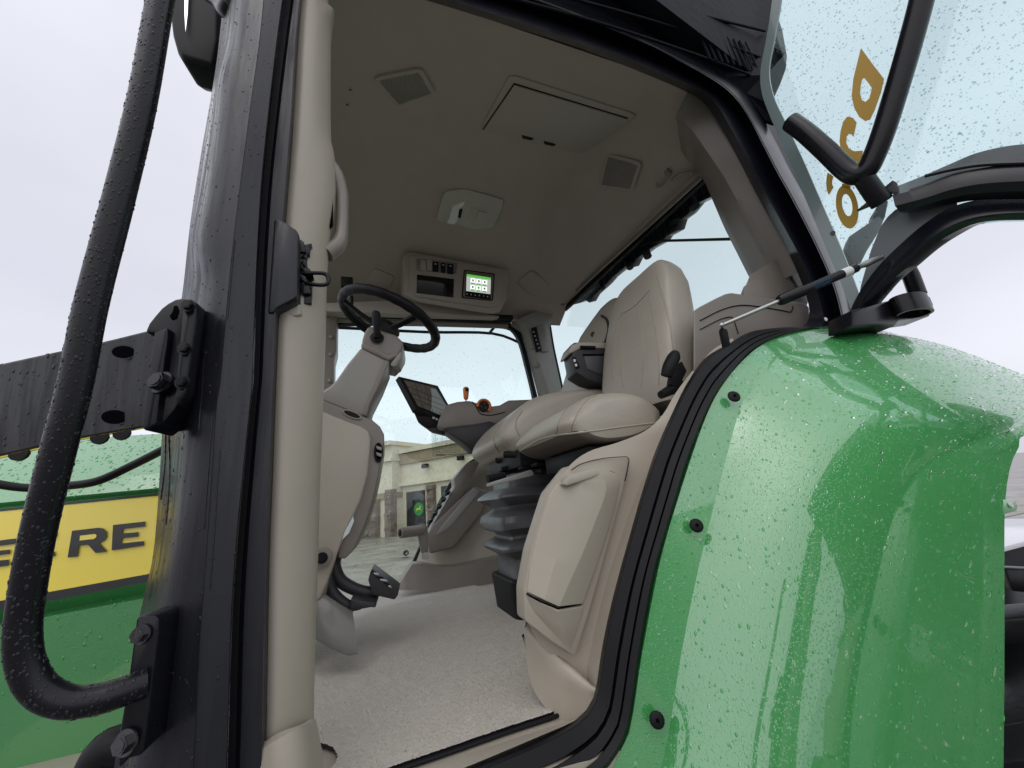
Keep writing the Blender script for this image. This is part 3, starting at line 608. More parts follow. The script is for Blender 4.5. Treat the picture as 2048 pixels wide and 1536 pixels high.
def speaker(px, holes=True):
    px = [tuple(p) for p in px]
    s = hpatch('speaker_cover', rounded(px, .16), 0.009, M_hplas, bevel=0.004)
    P = [onhead(u, v) for u, v in px]; c = np.mean(P, axis=0); n = headn(c)
    P = [p - n * np.dot(p - c, n) for p in P]
    if holes:
        a = nrm(P[1] - P[0]); b = np.cross(n, a); hw = np.linalg.norm(P[1] - P[0]) / 2
        # quad test in plane coordinates
        poly = [(np.dot(p - c, a) * .82, np.dot(p - c, b) * .82) for p in P]
        def ins(x, y):
            r_ = None
            for i in range(4):
                x0, y0 = poly[i]; x1, y1 = poly[(i + 1) % 4]; s_ = (x1 - x0) * (y - y0) - (y1 - y0) * (x - x0)
                if r_ is None: r_ = s_ > 0
                elif (s_ > 0) != r_: return False
            return True
        mb = MB(); rr = 0.004
        while rr < 0.12:
            k = int(2 * math.pi * rr / 0.0042)
            for i in range(k):
                t = 2 * math.pi * i / k; x, y = rr * math.cos(t), rr * math.sin(t)
                if ins(x, y):
                    q = c + a * x + b * y + n * 0.0093
                    mb.add([q + a * .00135 * math.cos(g) + b * .00135 * math.sin(g) for g in (0, 1.047, 2.094, 3.1416, 4.189, 5.236)] + [q + n * 0.0004], [(i_, (i_ + 1) % 6, 6) for i_ in range(6)])
            rr += 0.0042
        if mb.v: mb.build('speaker_holes', M_hole, s, kind='stuff', smooth=False)
    return s
speaker([(743, 152), (843, 131), (873, 183), (795, 212)])
speaker([(1212, 305), (1287, 322), (1268, 382), (1198, 372)])
speaker([(748, 535), (790, 552), (778, 578), (728, 566)], False)
speaker([(1063, 538), (1102, 572), (1065, 590), (1032, 565)], False)
for (u, v) in ((700, 178), (694, 208)):
    c = onhead(u, v); n = headn(c); sc = dome('screw_cap', c, n, .011, .003, M_hplas, T)
    cm = MB(); a, b = frame(n); cm.add(*box_vf(c + n * .0032, (.010, .002, .0006), [a, b, n])); cm.add(*box_vf(c + n * .0035, (.002, .010, .0006), [a, b, n])); cm.build('screw_cross', M_hole, sc, smooth=False)
# dome lamp
M_lampp = mat('lamp_plastic', (0.46, 0.43, 0.38), .4)
dl = hpatch('dome_lamp', rounded([(888, 380), (930, 376), (1007, 397), (1004, 412), (985, 452), (955, 456), (880, 440), (872, 434)], .2), 0.014, M_lampp, bevel=0.005, label='interior roof lamp with map light')
hpatch('lamp_lens', [(921, 400), (930, 397), (926, 406), (918, 412), (914, 436), (908, 444), (893, 441), (899, 428), (904, 408)], 0.022, M_white, dl, bevel=0.003)
hpatch('lamp_socket', [(942, 411), (974, 414), (973, 428), (960, 447), (938, 440), (935, 430)], 0.018, M_lampp, dl, bevel=0.002)
hpatch('lamp_switch', [(918, 414), (925, 413), (921, 432), (914, 431)], 0.017, M_dark, dl, bevel=0.001)
hpatch('lamp_reader', [(956, 415), (973, 420), (968, 440), (950, 437)], 0.026, M_lampp, dl, bevel=0.003)
for (u, v) in ((946, 403), (930, 445)):
    c = onhead(u, v, 0.0); n = headn(c); v_, f_ = cyl_vf(c + n * .010, n, .0045, .004, 12); mesh('lamp_screw', v_, f_, M_hole, dl)

# --- overhead console with radio display
CP = Q(910, 565, 1.93); CN = nrm((0.05, -0.93, -0.36))
def C(u, v, off=0): return PL(u, v, CP + CN * off, CN)
ob = [(805, 512), (818, 503), (1016, 540), (1018, 546), (1012, 600), (1000, 624), (985, 628), (838, 603), (810, 590)]
con = prism('overhead_console', [C(u, v) for u, v in rounded(ob, .12, 3)], -CN * 0.22 + V3(0, 0, .02), M_hplas, T, bevel=0.008, seg=3, label='overhead radio console above the far window')
prism('console_face', [C(u, v, .012) for u, v in rounded([(818, 507), (1011, 543), (1004, 596), (994, 612), (978, 615), (833, 593), (822, 580)], .12, 3)], -CN * 0.02, M_hplas, con, bevel=0.005)
prism('switch_panel', [C(u, v, .0135) for u, v in rounded([(833, 516), (916, 526), (912, 548), (833, 541)], .1, 3)], -CN * .004, M_beige_d, con, bevel=0.0015)
for (u, v, w) in ((871, 534, 6.0), (886.5, 536, 4.5), (901, 538, 6.0)):
    sw = prism('rocker_switch', [C(u - w, v - 11, .020), C(u + w, v - 10, .020), C(u + w, v + 10, .020), C(u - w, v + 9, .020)], -CN * .008, M_dark, con, bevel=0.002)
    prism('switch_symbol', [C(u - 2, v - 7, .0208), C(u + 2, v - 6.7, .0208), C(u + 2, v - 5.2, .0208), C(u - 2, v - 5.5, .0208)], -CN * .0005, M_white, sw, smooth=False)
for u in (841, 854): prism('blank_cover', [C(u, 519 , .0165), C(u + 11, 521, .0165), C(u + 11, 541.5, .0165), C(u, 540, .0165)], -CN * .004, M_hplas, con, bevel=0.001)
prism('radio_slot', [C(u, v, .015) for u, v in ((834, 549), (908, 558), (907, 595), (833, 586))], -CN * .004, mat('slot_gloss', (.004, .004, .005), .12), con, bevel=0.001)
bz = prism('display_bezel', [C(u, v, .016) for u, v in rounded([(928, 539), (990, 547), (986, 602), (923, 596)], .06, 3)], -CN * .004, M_dark, con, bevel=0.001)
prism('display_surround', [C(u, v, .021) for u, v in rounded([(930, 541), (988, 549), (984, 600), (926, 594)], .06, 3)], -CN * .006, M_beige_d, bz, bevel=0.002)
D = lambda s, t, off: C(933 + (983 - 933) * s + (-1.5) * t, 546.5 + 7.5 * s + 43 * t - 1 * s * t, off)   # bezel coordinates 0..1
def drect(name, s0, s1, t0, t1, off, mt): return prism(name, [D(s0, t0, off), D(s1, t0, off), D(s1, t1, off), D(s0, t1, off)], -CN * .0006, mt, bz, smooth=False)
drect('display_panel', -.02, 1.0, 0, 1.08, .0225, M_dark)
drect('screen', .01, .98, .03, .82, .0235, M_scr); drect('screen_bar', .01, .98, .03, .14, .0243, M_scrg)
for i in range(3):
    for j in range(2):
        s_, t_ = .17 + .235 * i, .19 + .31 * j
        drect('icon_tile', s_, s_ + .2, t_, t_ + .24, .0243, M_scrw); drect('icon_label', s_ + .02, s_ + .18, t_ + .20, t_ + .265, .0250, M_scrg)
        drect('icon_mark', s_ + .07, s_ + .13, t_ + .05, t_ + .14, .0250, M_scrk)
for i in range(6): drect('panel_button', .03 + .165 * i, .07 + .165 * i, .93, .98, .0235, M_white)

# ------------------------------------------------------------------ door opening: frame around the top and rear
n = 90
f0 = crv([(600, -90), (700, -42), (850, 0), (990, 43), (1147, 92), (1264, 137), (1376, 185), (1410, 208), (1441, 253), (1478, 321), (1506, 376), (1530, 420), (1575, 502), (1605, 570), (1618, 615), (1616, 640), (1600, 660)], .665, n)
f1 = crv([(600, -105), (700, -60), (856, -14), (1000, 32), (1150, 82), (1270, 126), (1384, 172), (1424, 198), (1456, 246), (1492, 313), (1520, 368), (1545, 412), (1592, 498), (1628, 570), (1645, 620), (1646, 645), (1640, 668)], .625, n)
f2 = crv([(600, -135), (700, -95), (880, -42), (1035, 8), (1180, 58), (1300, 104), (1408, 152), (1452, 184), (1484, 236), (1516, 300), (1545, 358), (1570, 402), (1615, 490), (1652, 570), (1668, 625), (1672, 655), (1672, 675)], .632, n)
f3 = crv([(600, -150), (700, -110), (890, -58), (1068, 0), (1239, 65), (1342, 113), (1430, 162), (1468, 193), (1496, 232), (1528, 294), (1557, 350), (1584, 398), (1630, 488), (1666, 570), (1682, 628), (1686, 655), (1686, 680)], .60, n)
f4 = crv([(600, -160), (700, -122), (890, -72), (1075, -6), (1246, 58), (1350, 106), (1440, 156), (1480, 189), (1508, 230), (1540, 290), (1568, 345), (1596, 394), (1642, 484), (1676, 568), (1691, 628), (1695, 655), (1695, 680)], .604, n)
f5 = crv([(600, -170), (700, -132), (900, -82), (1082, -16), (1254, 48), (1360, 98), (1452, 148), (1492, 184), (1520, 226), (1552, 284), (1580, 340), (1608, 390), (1654, 480), (1686, 566), (1700, 630), (1704, 655), (1704, 680)], .625, n)
fback = [p + V3(0.01, .04, .01) for p in f5]
v, f = loft_vf(across([f0, f1], 3) + across([f2, [(a + b) / 2 - V3(0, .006, 0) for a, b in zip(f2, f3)], f3], 2) + [f4] + [f5, fback])
M_frame = mat('frame_black', (0.006, 0.0065, 0.011), 0.3, spec=.3, coat=0.2, coatr=.15, bump=0.2, bscale=200, bdist=.0006, rvar=.08)
frm = mesh('door_frame', v, f, M_frame, T, sharp=25, label='black ribbed door opening frame')
hA = crv([(1480, 180), (1508, 222), (1540, 282), (1568, 338), (1596, 388), (1642, 478), (1676, 566), (1694, 630), (1698, 655), (1698, 684)], .640, 60)
hB = crv([(1515, 120), (1538, 190), (1568, 262), (1598, 330), (1628, 392), (1672, 478), (1704, 560), (1722, 615), (1732, 645), (1735, 670)], .630, 60)
band('hinge_post', hA, hB, V3(.01, .04, 0), M_frame)
# highlight along the frame ridge, put in as a thin paler tube
tube('frame_highlight', [p + V3(0, -.003, 0) for p in f3[10:]], .0016, mat('highlight_grey', (.05, .05, .055), .35), frm, n=6)
# thin plum reflector strips on the rear frame
# roof underside outside the frame
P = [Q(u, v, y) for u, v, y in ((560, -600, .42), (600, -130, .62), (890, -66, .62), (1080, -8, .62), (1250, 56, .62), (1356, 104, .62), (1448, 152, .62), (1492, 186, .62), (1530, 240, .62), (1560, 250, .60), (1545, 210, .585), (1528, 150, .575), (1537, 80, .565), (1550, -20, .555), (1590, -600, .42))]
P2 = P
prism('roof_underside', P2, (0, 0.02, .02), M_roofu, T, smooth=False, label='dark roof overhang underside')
rm = MB()
for (a, b, y) in (([(1000, -10), (1200, 46), (1400, 112), (1500, 150)], 0, .59), ([(1120, -10), (1300, 40), (1450, 88), (1528, 118)], 0, .58), ([(1250, -10), (1400, 30), (1530, 62)], 0, .565)):
    rm.add(*tube_vf(crv(a, y, 16), .004, 8))
for k in range(9):
    u = 1395 + k * 12; rm.add(*bar_vf(Q(u, 60 + k * 3, .575), Q(u + 26, 118 + k * 3, .585), .005, .006))
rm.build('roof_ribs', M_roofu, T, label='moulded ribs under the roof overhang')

# ------------------------------------------------------------------ seal band between interior trim and fender
sI = [(1700, 640), (1640, 652), (1560, 655), (1500, 664), (1457, 688), (1410, 716), (1375, 765), (1351, 812), (1314, 894), (1290, 965), (1268, 1040), (1229, 1182), (1205, 1290), (1192, 1375), (1178, 1412), (1150, 1440), (1080, 1478), (1000, 1512), (930, 1540), (800, 1592), (600, 1672)]
sO = [(1712, 658), (1640, 656), (1590, 663), (1545, 679), (1500, 706), (1448, 768), (1428, 800), (1406, 846), (1375, 930), (1357, 992), (1340, 1050), (1313, 1145), (1284, 1303), (1262, 1450), (1248, 1490), (1222, 1534), (1170, 1580), (1080, 1620), (1000, 1652), (860, 1710), (640, 1800)]
def mixpx(t, bulge=0): return [(a[0] * (1 - t) + b[0] * t, a[1] * (1 - t) + b[1] * t) for a, b in zip(sI, sO)]
prof = [(0, .655), (.08, .632), (.10, .630), (.40, .619), (.43, .626), (.46, .626), (.48, .612), (.68, .604), (.70, .612), (.72, .612), (.735, .600), (.90, .593), (.96, .599), (1.0, .625)]
rows = [crv(mixpx(t), y, 90) for t, y in prof]
rows = rows + [[p + V3(0, .03, 0) for p in rows[-1]]]
v, f = loft_vf(rows); mesh('door_seal', v, f, M_rubber, T, sharp=22, label='wide black ribbed rubber seal following the fender')

# ------------------------------------------------------------------ green fender
def fcrv(px, y, ext, n=80):
    P = [Q(u, v, y) for u, v in px]; p = P[0]
    pre = [p + V3(dx, 0, dz) for dx, dz in ext]
    return rs(pre + P, n)
g0 = fcrv([(1704, 655), (1625, 656), (1545, 678), (1495, 712), (1444, 772), (1407, 846), (1358, 992), (1321, 1120), (1285, 1303), (1261, 1455), (1236, 1514), (1200, 1600), (1160, 1760)], .60, [(.75, -.25), (.45, -.09), (.2, -.01)])
g1 = fcrv([(1715, 661), (1640, 664), (1560, 700), (1514, 750), (1483, 810), (1462, 880), (1428, 1010), (1396, 1140), (1362, 1310), (1342, 1440), (1322, 1536), (1300, 1620), (1270, 1760)], .585, [(.75, -.25), (.45, -.09), (.2, -.01)])
g1b = fcrv([(1730, 666), (1660, 674), (1582, 712), (1534, 762), (1503, 820), (1480, 890), (1445, 1015), (1414, 1140), (1380, 1310), (1360, 1440), (1340, 1536), (1320, 1620), (1290, 1760)], .568, [(.75, -.25), (.45, -.10), (.2, -.02)])
g2 = fcrv([(1850, 660), (1790, 672), (1728, 696), (1665, 745), (1630, 800), (1606, 860), (1588, 940), (1570, 1060), (1555, 1180), (1540, 1310), (1528, 1440), (1516, 1536), (1500, 1620), (1480, 1760)], .49, [(.75, -.33), (.45, -.165), (.2, -.055)])
g3 = fcrv([(1985, 722), (1940, 745), (1880, 780), (1815, 835), (1780, 890), (1760, 950), (1750, 1030), (1742, 1120), (1736, 1210), (1730, 1310), (1725, 1440), (1720, 1536), (1712, 1620), (1700, 1760)], .385, [(.9, -.40), (.5, -.185), (.2, -.06)])
g4 = fcrv([(2052, 800), (2035, 822), (2000, 858), (1970, 905), (1955, 960), (1949, 1010), (1945, 1070), (1942, 1140), (1940, 1220), (1938, 1310), (1936, 1440), (1935, 1536), (1930, 1620), (1925, 1760)], .262, [(1.0, -.32), (.6, -.12), (.25, -.0)])
g5 = fcrv([(2060, 862), (2045, 882), (2023, 925), (2012, 985), (2009, 1050), (2009, 1120), (2009, 1200), (2009, 1310), (2008, 1440), (2007, 1536), (2002, 1620), (1995, 1760)], .205, [(1.2, -.30), (.7, -.09), (.3, .03)])
g6 = [p + V3(0.008, 0.004, -.002) for p in g5]
back0 = [p + V3(0.01, .05, 0) for p in g0]
rowsF = [back0] + [g0] + [g1] + across([g1b, g2, g3, g4], 6) + across([g4, g5], 3)[1:] + [g6]
def relax(rows, fixed, it=22):
    G_ = np.array(rows); H_ = G_.copy(); n_ = len(rows)
    for _ in range(it):
        L_ = G_.copy(); L_[1:-1, 1:-1] = (G_[:-2, 1:-1] + G_[2:, 1:-1] + G_[1:-1, :-2] + G_[1:-1, 2:]) / 4
        for i in range(n_):
            if i not in fixed: G_[i] = L_[i]
    return [list(r) for r in G_]
nF = len(rowsF)
rowsF = relax(rowsF, {0, 1, 2, nF - 1, nF - 2, nF - 3})
v, f = loft_vf(rowsF)
fender = mesh('rear_fender', v, f, M_green, T, sharp=28, label='wet glossy green rear fender with raindrops')
for k, (u, v_, r) in enumerate(((1468, 793, 13), (1393, 1051, 15.5), (1314, 1440, 18))):
    y = .577; c = Q(u, v_, y); e = np.linalg.norm(Q(u + r, v_, y) - c) * .74; nn = nrm((-.45, -1, .25))
    b_ = dome('fender_screw', c, nn, e * .95, e * .30, M_dark, fender)
    a, bb = frame(nn); hp = [c + nn * e * .31 + (a * math.cos(t) + bb * math.sin(t)) * e * (.30 if i % 2 else .19) for i, t in enumerate(np.linspace(0, 2 * math.pi, 12, endpoint=False))]
    prism('screw_socket', hp, nn * .0005, M_hole, b_, smooth=False)
hexbolt(Q(1648, 640, .63), (-.3, -1, 0), .006, T, M_steel)
# rear tyre behind the fender edge
TC = V3(1.36, 0.4, -0.97); rows = []
for (y, r) in ((.60, .45), (.58, .60), (.50, .67), (.40, .68), (.30, .67), (.24, .61), (.22, .45)):
    rows.append([TC + V3(math.cos(t) * r, y - .4, math.sin(t) * r) for t in np.linspace(0, 2 * math.pi, 72, endpoint=False)])
v, f = loft_vf(rows, cv=True, capu=True); tyre = mesh('rear_wheel', v, f, M_wtyre, T, sharp=40, label='black rear tyre under the green fender')
for k in range(30):
    t = k / 30 * 2 * math.pi; d1_ = V3(math.cos(t), 0, math.sin(t)); d2_ = V3(-math.sin(t), 0, math.cos(t)); sg = 1 if k % 2 else -1
    v_, f_ = box_vf(TC + d1_ * .69 + V3(0, sg * .09, 0), (.05, .20, .05), [d1_, nrm(V3(0, 1, 0) + d2_ * .7 * sg), nrm(d2_ - V3(0, .7 * sg, 0))]); mesh('tyre_lug', v_, f_, M_wtyre, tyre, bevel=.006)
tb_ = empty('trailer_standin', (5.4, 2.05, GZ), 'low trailer-like stand-in for an unclear white over black shape just past the outer edge of the green fender', 'trailer')  # stand-in for an unclear white over black shape, built as a trailer
box('deck', (5.6, 3.3, -.78), (3.0, 2.6, .04), mat('wet_white_deck', (.62, .62, .66), .12, bump=.3, bscale=6, bdist=.01), tb_, bevel=.005)
box('side_board', (5.6, 3.3, -1.05), (2.9, 2.5, .48), M_dark, tb_, bevel=.01)
for x in (4.8, 6.4):
    v_, f_ = cyl_vf((x, 2.0, GZ + .34), (0, -1, 0), .33, .2, 28); mesh('wheel', v_, f_, M_wtyre, tb_, bevel=.02)
# bracket on the fender's rear
rb = prism('fender_bracket', [Q(u, v, .19) for u, v in ((2006, 999), (2030, 1000), (2036, 1012), (2034, 1022), (2008, 1028))], (0.004, .004, 0), M_green, T, bevel=.0006)
v_, f_ = cyl_vf(Q(2020, 1010, .1895), (0, -1, 0), .0022, .0012, 12); mesh('bracket_hole', v_, f_, mat('pale_hole', (.6, .58, .6), .5), rb)

# ------------------------------------------------------------------ rear-left pillar trim, rear console
pr = crv([(1376, 183), (1412, 208), (1443, 253), (1480, 321), (1508, 376), (1532, 420), (1578, 502), (1600, 545)], .672, 40)
prm = crv([(1352, 230), (1385, 262), (1412, 300), (1446, 350), (1474, 400), (1500, 445), (1545, 525), (1560, 560)], [.73] * 8, 40)
pll = crv([(1362, 300), (1374, 318), (1390, 332), (1410, 366), (1430, 412), (1450, 458), (1480, 518), (1497, 552)], [.85, .86, .87, .87, .87, .87, .87, .87], 40)
plb = [p + V3(.06, .03, 0) for p in pll]
v, f = loft_vf(across([[p + V3(0.02, -.01, 0) for p in pr], pr, prm], 4) + across([prm, pll], 4)[1:] + [plb]); pil = mesh('rear_pillar_trim', v, f, M_beige_d, T, sharp=40, label='taupe trim of the rear pillar above the seats')
for (u, v_) in ((1457, 321), (1483, 385)):
    dome('trim_cap', Q(u, v_, .757), (-.8, -.55, -.05), .0135, .006, M_beige_d, pil)
prism('pillar_lower_trim', [Q(u, v, .715) for u, v in ((1500, 549), (1562, 511), (1583, 513), (1604, 556), (1617, 602), (1614, 612), (1500, 604), (1487, 592), (1487, 573), (1500, 563))], (0.05, .06, 0), M_beige_d, T, bevel=.003)
prism('trim_rib', [Q(u, v, .7135) for u, v in ((1564, 520), (1572, 518), (1600, 575), (1596, 578), (1566, 530))], (0.002, .004, 0), M_beige_d, T, bevel=.001)
# rear storage box
rc = prism('rear_storage_box', [Q(u, v, .70) for u, v in ((1386, 620), (1400, 611), (1429, 596), (1450, 586), (1462, 584), (1505, 590), (1552, 598), (1606, 604), (1618, 612), (1621, 636), (1606, 662), (1500, 700), (1386, 780))], (0.34, .285, 0), M_beige_d, T, bevel=.007, seg=4, label='taupe storage box behind the seats')
tube('box_groove', crv([(1400, 641), (1440, 621), (1470, 612), (1500, 611), (1560, 620), (1582, 624), (1586, 612)], .6985, 30), .0013, M_hole, rc, n=6)
tube('box_groove', crv([(1400, 659), (1440, 639), (1462, 634), (1468, 641), (1477, 668)], .6985, 30), .0011, M_hole, rc, n=6)

# ------------------------------------------------------------------ rear window
RX = 1.27
rg = [QX(u, v, RX) for u, v in ((1105, 628), (1395, 342), (1500, 560), (1620, 700), (1300, 900), (1120, 800))]
prism('rear_window', [(RX + .03, .72, 0.20), (RX + .03, 2.75, 0.10), (RX + .03, 2.75, 1.28), (RX + .03, .80, 1.24)], (.005, 0, 0), M_glass, T, smooth=False)
def rx(px, X, n=20): return rs([QX(u, v, X) for u, v in px], n, False)
band('shade_rail', rx([(1110, 604), (1395, 334)], 1.235), rx([(1116, 617), (1403, 347)], 1.235), V3(.03, 0, .01), M_hplas, bevel=.003)
band('window_header', rx([(1112, 612), (1398, 342)], 1.262), rx([(1128, 622), (1412, 356)], 1.262), V3(.02, 0, 0), M_dark)
band('shade_roller', rx([(1150, 580), (1396, 352)], 1.226), rx([(1153, 583), (1401, 357)], 1.226), V3(.012, 0, 0), M_beige_d)
# rough dark underside of the roof edge outside the rear window
hpx = [(1122, 616), (1160, 606), (1170, 600), (1178, 606), (1186, 592), (1210, 570), (1222, 556), (1252, 532), (1262, 536), (1270, 520), (1296, 500), (1310, 492), (1322, 486), (1330, 474), (1352, 462), (1358, 442), (1376, 428), (1392, 408), (1412, 398), (1436, 388), (1410, 350), (1380, 352), (1250, 490)]
prism('roof_rear_gutter', [QX(u, v, 1.36) for u, v in hpx], (.06, 0, .02), M_satin, T, bevel=.004, label='black notched gutter under the rear roof edge')
gm = MB()
for (u, v, w) in ((1344, 428, 14), (1290, 498, 12), (1255, 520, 11), (1200, 560, 9), (1383, 398, 14)):
    gm.add(*tube_vf([QX(u, v, 1.34), QX(u + 6, v + 16, 1.34)], w * .0017, 10))
gm.build('work_lamp_pods', M_dark, T)
tube('rear_wiper', [QX(1280, 488, 1.31), QX(1310, 482, 1.31), QX(1465, 478, 1.31), QX(1540, 474, 1.31)], .006, M_dark, T, n=8)
# catch hooks
hk = MB(); hk.add(*tube_vf(catmull([onhead(1338, 340, .005), onhead(1332, 356, .015), onhead(1322, 372, .02), onhead(1312, 368, .02), onhead(1316, 376, .02)], 5), .004, 8))
hk.add(*tube_vf(catmull([onhead(1345, 360, .01), onhead(1360, 350, .02), onhead(1385, 345, .02), onhead(1380, 352, .02)], 5), .006, 8)); hk.add(*box_vf(onhead(1336, 345, .008), (.02, .02, .02)))
hk.build('window_catch', M_grey_b, T, bevel=.002)
prism('shade_bracket', [QX(u, v, 1.22) for u, v in ((1100, 605), (1122, 602), (1124, 610), (1104, 613))], (.02, 0, 0), M_grey_b, T, bevel=.002)

# ------------------------------------------------------------------ far side wall: window, rear pillar, header
FY = 2.22
swin = prism('side_window', [Q(u, v, FY + .02) for u, v in ((560, 640), (1045, 640), (1095, 800), (1130, 900), (1060, 1000), (880, 1080), (780, 1180), (560, 1230))], (0, .005, 0), M_glass, T, smooth=False)
# grey rear-right pillar
a_ = crv([(1024, 644), (1035, 655), (1045, 668), (1053, 690), (1063, 726), (1075, 772), (1090, 830), (1100, 870)], 2.20, 30)
b_ = crv([(1034, 640), (1046, 650), (1056, 664), (1066, 690), (1080, 730), (1094, 772), (1110, 830), (1120, 870)], 2.16, 30)
c_ = crv([(1068, 624), (1076, 636), (1082, 656), (1088, 690), (1098, 735), (1106, 778), (1118, 830), (1128, 870)], 2.165, 30)
d_ = crv([(1094, 617), (1097, 632), (1101, 656), (1107, 694), (1117, 741), (1126, 782), (1136, 830), (1146, 870)], 2.20, 30)
v, f = loft_vf([[p + V3(0, .03, 0) for p in a_], a_, b_, c_, d_, [p + V3(.01, .03, 0) for p in d_]]); rp = mesh('far_pillar_trim', v, f, M_grey_b, T, sharp=20, label='grey trim of the far rear pillar')
tube('pillar_seal', d_, .007, M_rubber, rp, n=8)
prism('pillar_top_trim', [Q(u, v, 2.19) for u, v in ((1022, 648), (1040, 634), (1062, 624), (1094, 616), (1113, 619), (1104, 634), (1100, 656), (1050, 668))], (0, .05, 0), M_grey_b, T, bevel=.004)
for (u, v_) in ((1064, 694), (1072, 730), (1085, 788)):
    dome('trim_cap', Q(u, v_, 2.165), (-.3, -.9, -.1), .017, .010, M_grey_b, rp)
vent = prism('pillar_vent', [Q(u, v, 2.145) for u, v in ((1063, 656), (1073, 653), (1083, 700), (1074, 704))], (0, .01, 0), M_dark, rp, bevel=.001)
prism('pillar_cover', [Q(u, v, 2.150) for u, v in ((1073, 652), (1084, 647), (1089, 649), (1099, 699), (1096, 703), (1084, 703))], (0, .006, 0), M_grey_b, rp, bevel=.0015)
for k in range(5): hexb = dome('vent_clip', Q(1067 + k * 2.6, 664 + k * 8, 2.144), (0, -1, 0), .006, .005, M_steel, vent)
# black seal beside the pillar
sa = crv([(660, 649), (800, 648), (960, 652), (1015, 655), (1031, 668), (1041, 690), (1050, 724), (1062, 772), (1068, 800), (1075, 830)], FY - .01, 60)
sb = crv([(660, 643), (800, 642), (960, 644), (1020, 646), (1038, 660), (1048, 686), (1058, 722), (1070, 772), (1077, 800), (1084, 830)], FY - .01, 60)
band('window_seal', sa, sb, V3(0, .03, 0), M_rubber, sharp=30)
# header roller blinds over that window
hb = MB()
hb.add(*bar_vf(Q(640, 621, 2.14), Q(1024, 637, 2.14), .05, .025)); hb.add(*bar_vf(Q(640, 630, 2.12), Q(1022, 644, 2.12), .02, .012))
hb.build('blind_rail', M_dark, T, bevel=.002)
tube('blind_roller', [Q(640, 638, 2.16), Q(1015, 652, 2.16)], .017, M_beige_d, T, n=12)
prism('console_lower_trim', [Q(u, v, 2.06) for u, v in ((640, 606), (800, 600), (840, 603), (985, 630), (1000, 632), (990, 634), (640, 622))], (0, .08, 0), M_hplas, T, bevel=.004)
# guard rod outside
tube('guard_rod', [Q(u, v, 2.42) for u, v in ((600, 654), (672, 655), (850, 664), (985, 667), (1050, 690), (1090, 700))], .010, M_satin, T, n=10, smoothpath=4)
tube('rod_stay', [Q(978, 667, 2.41), Q(994, 648, 2.3)], .010, M_satin, T, n=8)
# far front pillar
fp = prism('far_front_pillar', [Q(u, v, 2.12) for u, v in ((630, 610), (650, 604), (668, 606), (674, 620), (673, 700), (668, 720), (667, 800), (640, 900), (560, 900), (560, 610))], (0, .12, 0), M_beige_d, T, bevel=.006)
for (u, v_) in ((664, 632), (663, 674), (662, 709), (660, 762)): dome('trim_cap', Q(u, v_, 2.118), (0, -1, 0), .013, .008, M_beige_d, fp)
# small dark sun-visor clamp near the wheel
cl = MB(); cl.add(*box_vf(Q(694, 566, 1.7), (.05, .03, .05))); cl.add(*tube_vf([Q(697, 560, 1.7), Q(704, 600, 1.75), Q(700, 640, 1.8)], .008, 8)); cl.build('visor_clamp', M_dark, T, bevel=.004)

# instruction sticker on the far window
st = [Q(u, v, FY - .004) for u, v in rounded([(862, 862), (985, 875), (985, 912), (865, 914)], .06, 3)]
stk = prism('instruction_sticker', st, (0, .001, 0), glass('clear_label', (.88, .90, .89), 1.2), T, smooth=False, label='white instruction sticker on the far window')
sm = MB()
def sline(u0, v0, u1, v1, w=.0012):
    a, b = Q(u0, v0, FY - .0052), Q(u1, v1, FY - .0052); sm.add(*bar_vf(a, b, .0005, w, up=(0, 0, 1)) if abs(u1 - u0) > abs(v1 - v0) else bar_vf(a, b, w, .0005, up=(0, 1, 0)))
for k in range(9): sline(892, 868 + k * 4.6, 936, 868.6 + k * 4.6)
for k in range(6): sline(892 + k * 9, 868, 892 + k * 9, 905)
for u in (871, 885):
    sline(u - 2, 870, u + 2, 870); sline(u, 871, u, 887); sline(u - 3, 876, u - 3, 884); sline(u + 3, 876, u + 3, 884)
sline(870, 888, 886, 888); sline(872, 897, 886, 897); sline(872, 904, 886, 905); sline(872, 896, 872, 905); sline(879, 896, 879, 906); sline(886, 896, 886, 905)
sline(872, 910, 891, 910, .006); sline(895, 909, 936, 908, .002)
sm.build('sticker_print', M_print, stk, smooth=False)
# small emblem printed low on the glass
v_, f_ = cyl_vf(Q(812, 1106, FY - .004), (0, -1, 0), .014, .0008, 18); em = mesh('glass_emblem', v_, f_, M_print, T)
prism('glass_emblem_mark', [Q(u, v, FY - .0055) for u, v in ((808.5, 1108), (812, 1107), (814, 1102), (815, 1106), (815, 1109))], (0, .0004, 0), M_card, em, smooth=False)
prism('glass_text', [Q(u, v, FY - .0046) for u, v in ((804, 1115.5), (818, 1113), (818, 1114.5), (804, 1117))], (0, .0004, 0), M_print, T, smooth=False)

# ------------------------------------------------------------------ far side console panel (mirror of the near one)
pa = crv([(1130, 870), (1020, 895), (965, 918), (940, 932), (915, 958), (893, 990), (872, 1030), (852, 1075), (830, 1130), (812, 1172)], 2.19, 40)
pb = crv([(1130, 885), (1025, 905), (975, 925), (950, 945), (928, 972), (905, 1008), (885, 1048), (866, 1092), (848, 1140), (835, 1180)], 2.14, 40)
pc = crv([(1140, 960), (1080, 965), (1040, 975), (1010, 990), (985, 1015), (960, 1050), (940, 1090), (925, 1125), (910, 1160), (905, 1190)], 2.06, 40)
pd = crv([(1160, 1090), (1120, 1092), (1090, 1096), (1060, 1100), (1035, 1108), (1015, 1118), (1000, 1130), (985, 1145), (970, 1165), (960, 1190)], 1.99, 40)
pe = crv([(1160, 1180), (1130, 1182), (1100, 1184), (1075, 1186), (1050, 1188), (1030, 1190), (1010, 1190), (1000, 1190), (985, 1192), (965, 1195)], 1.96, 40)
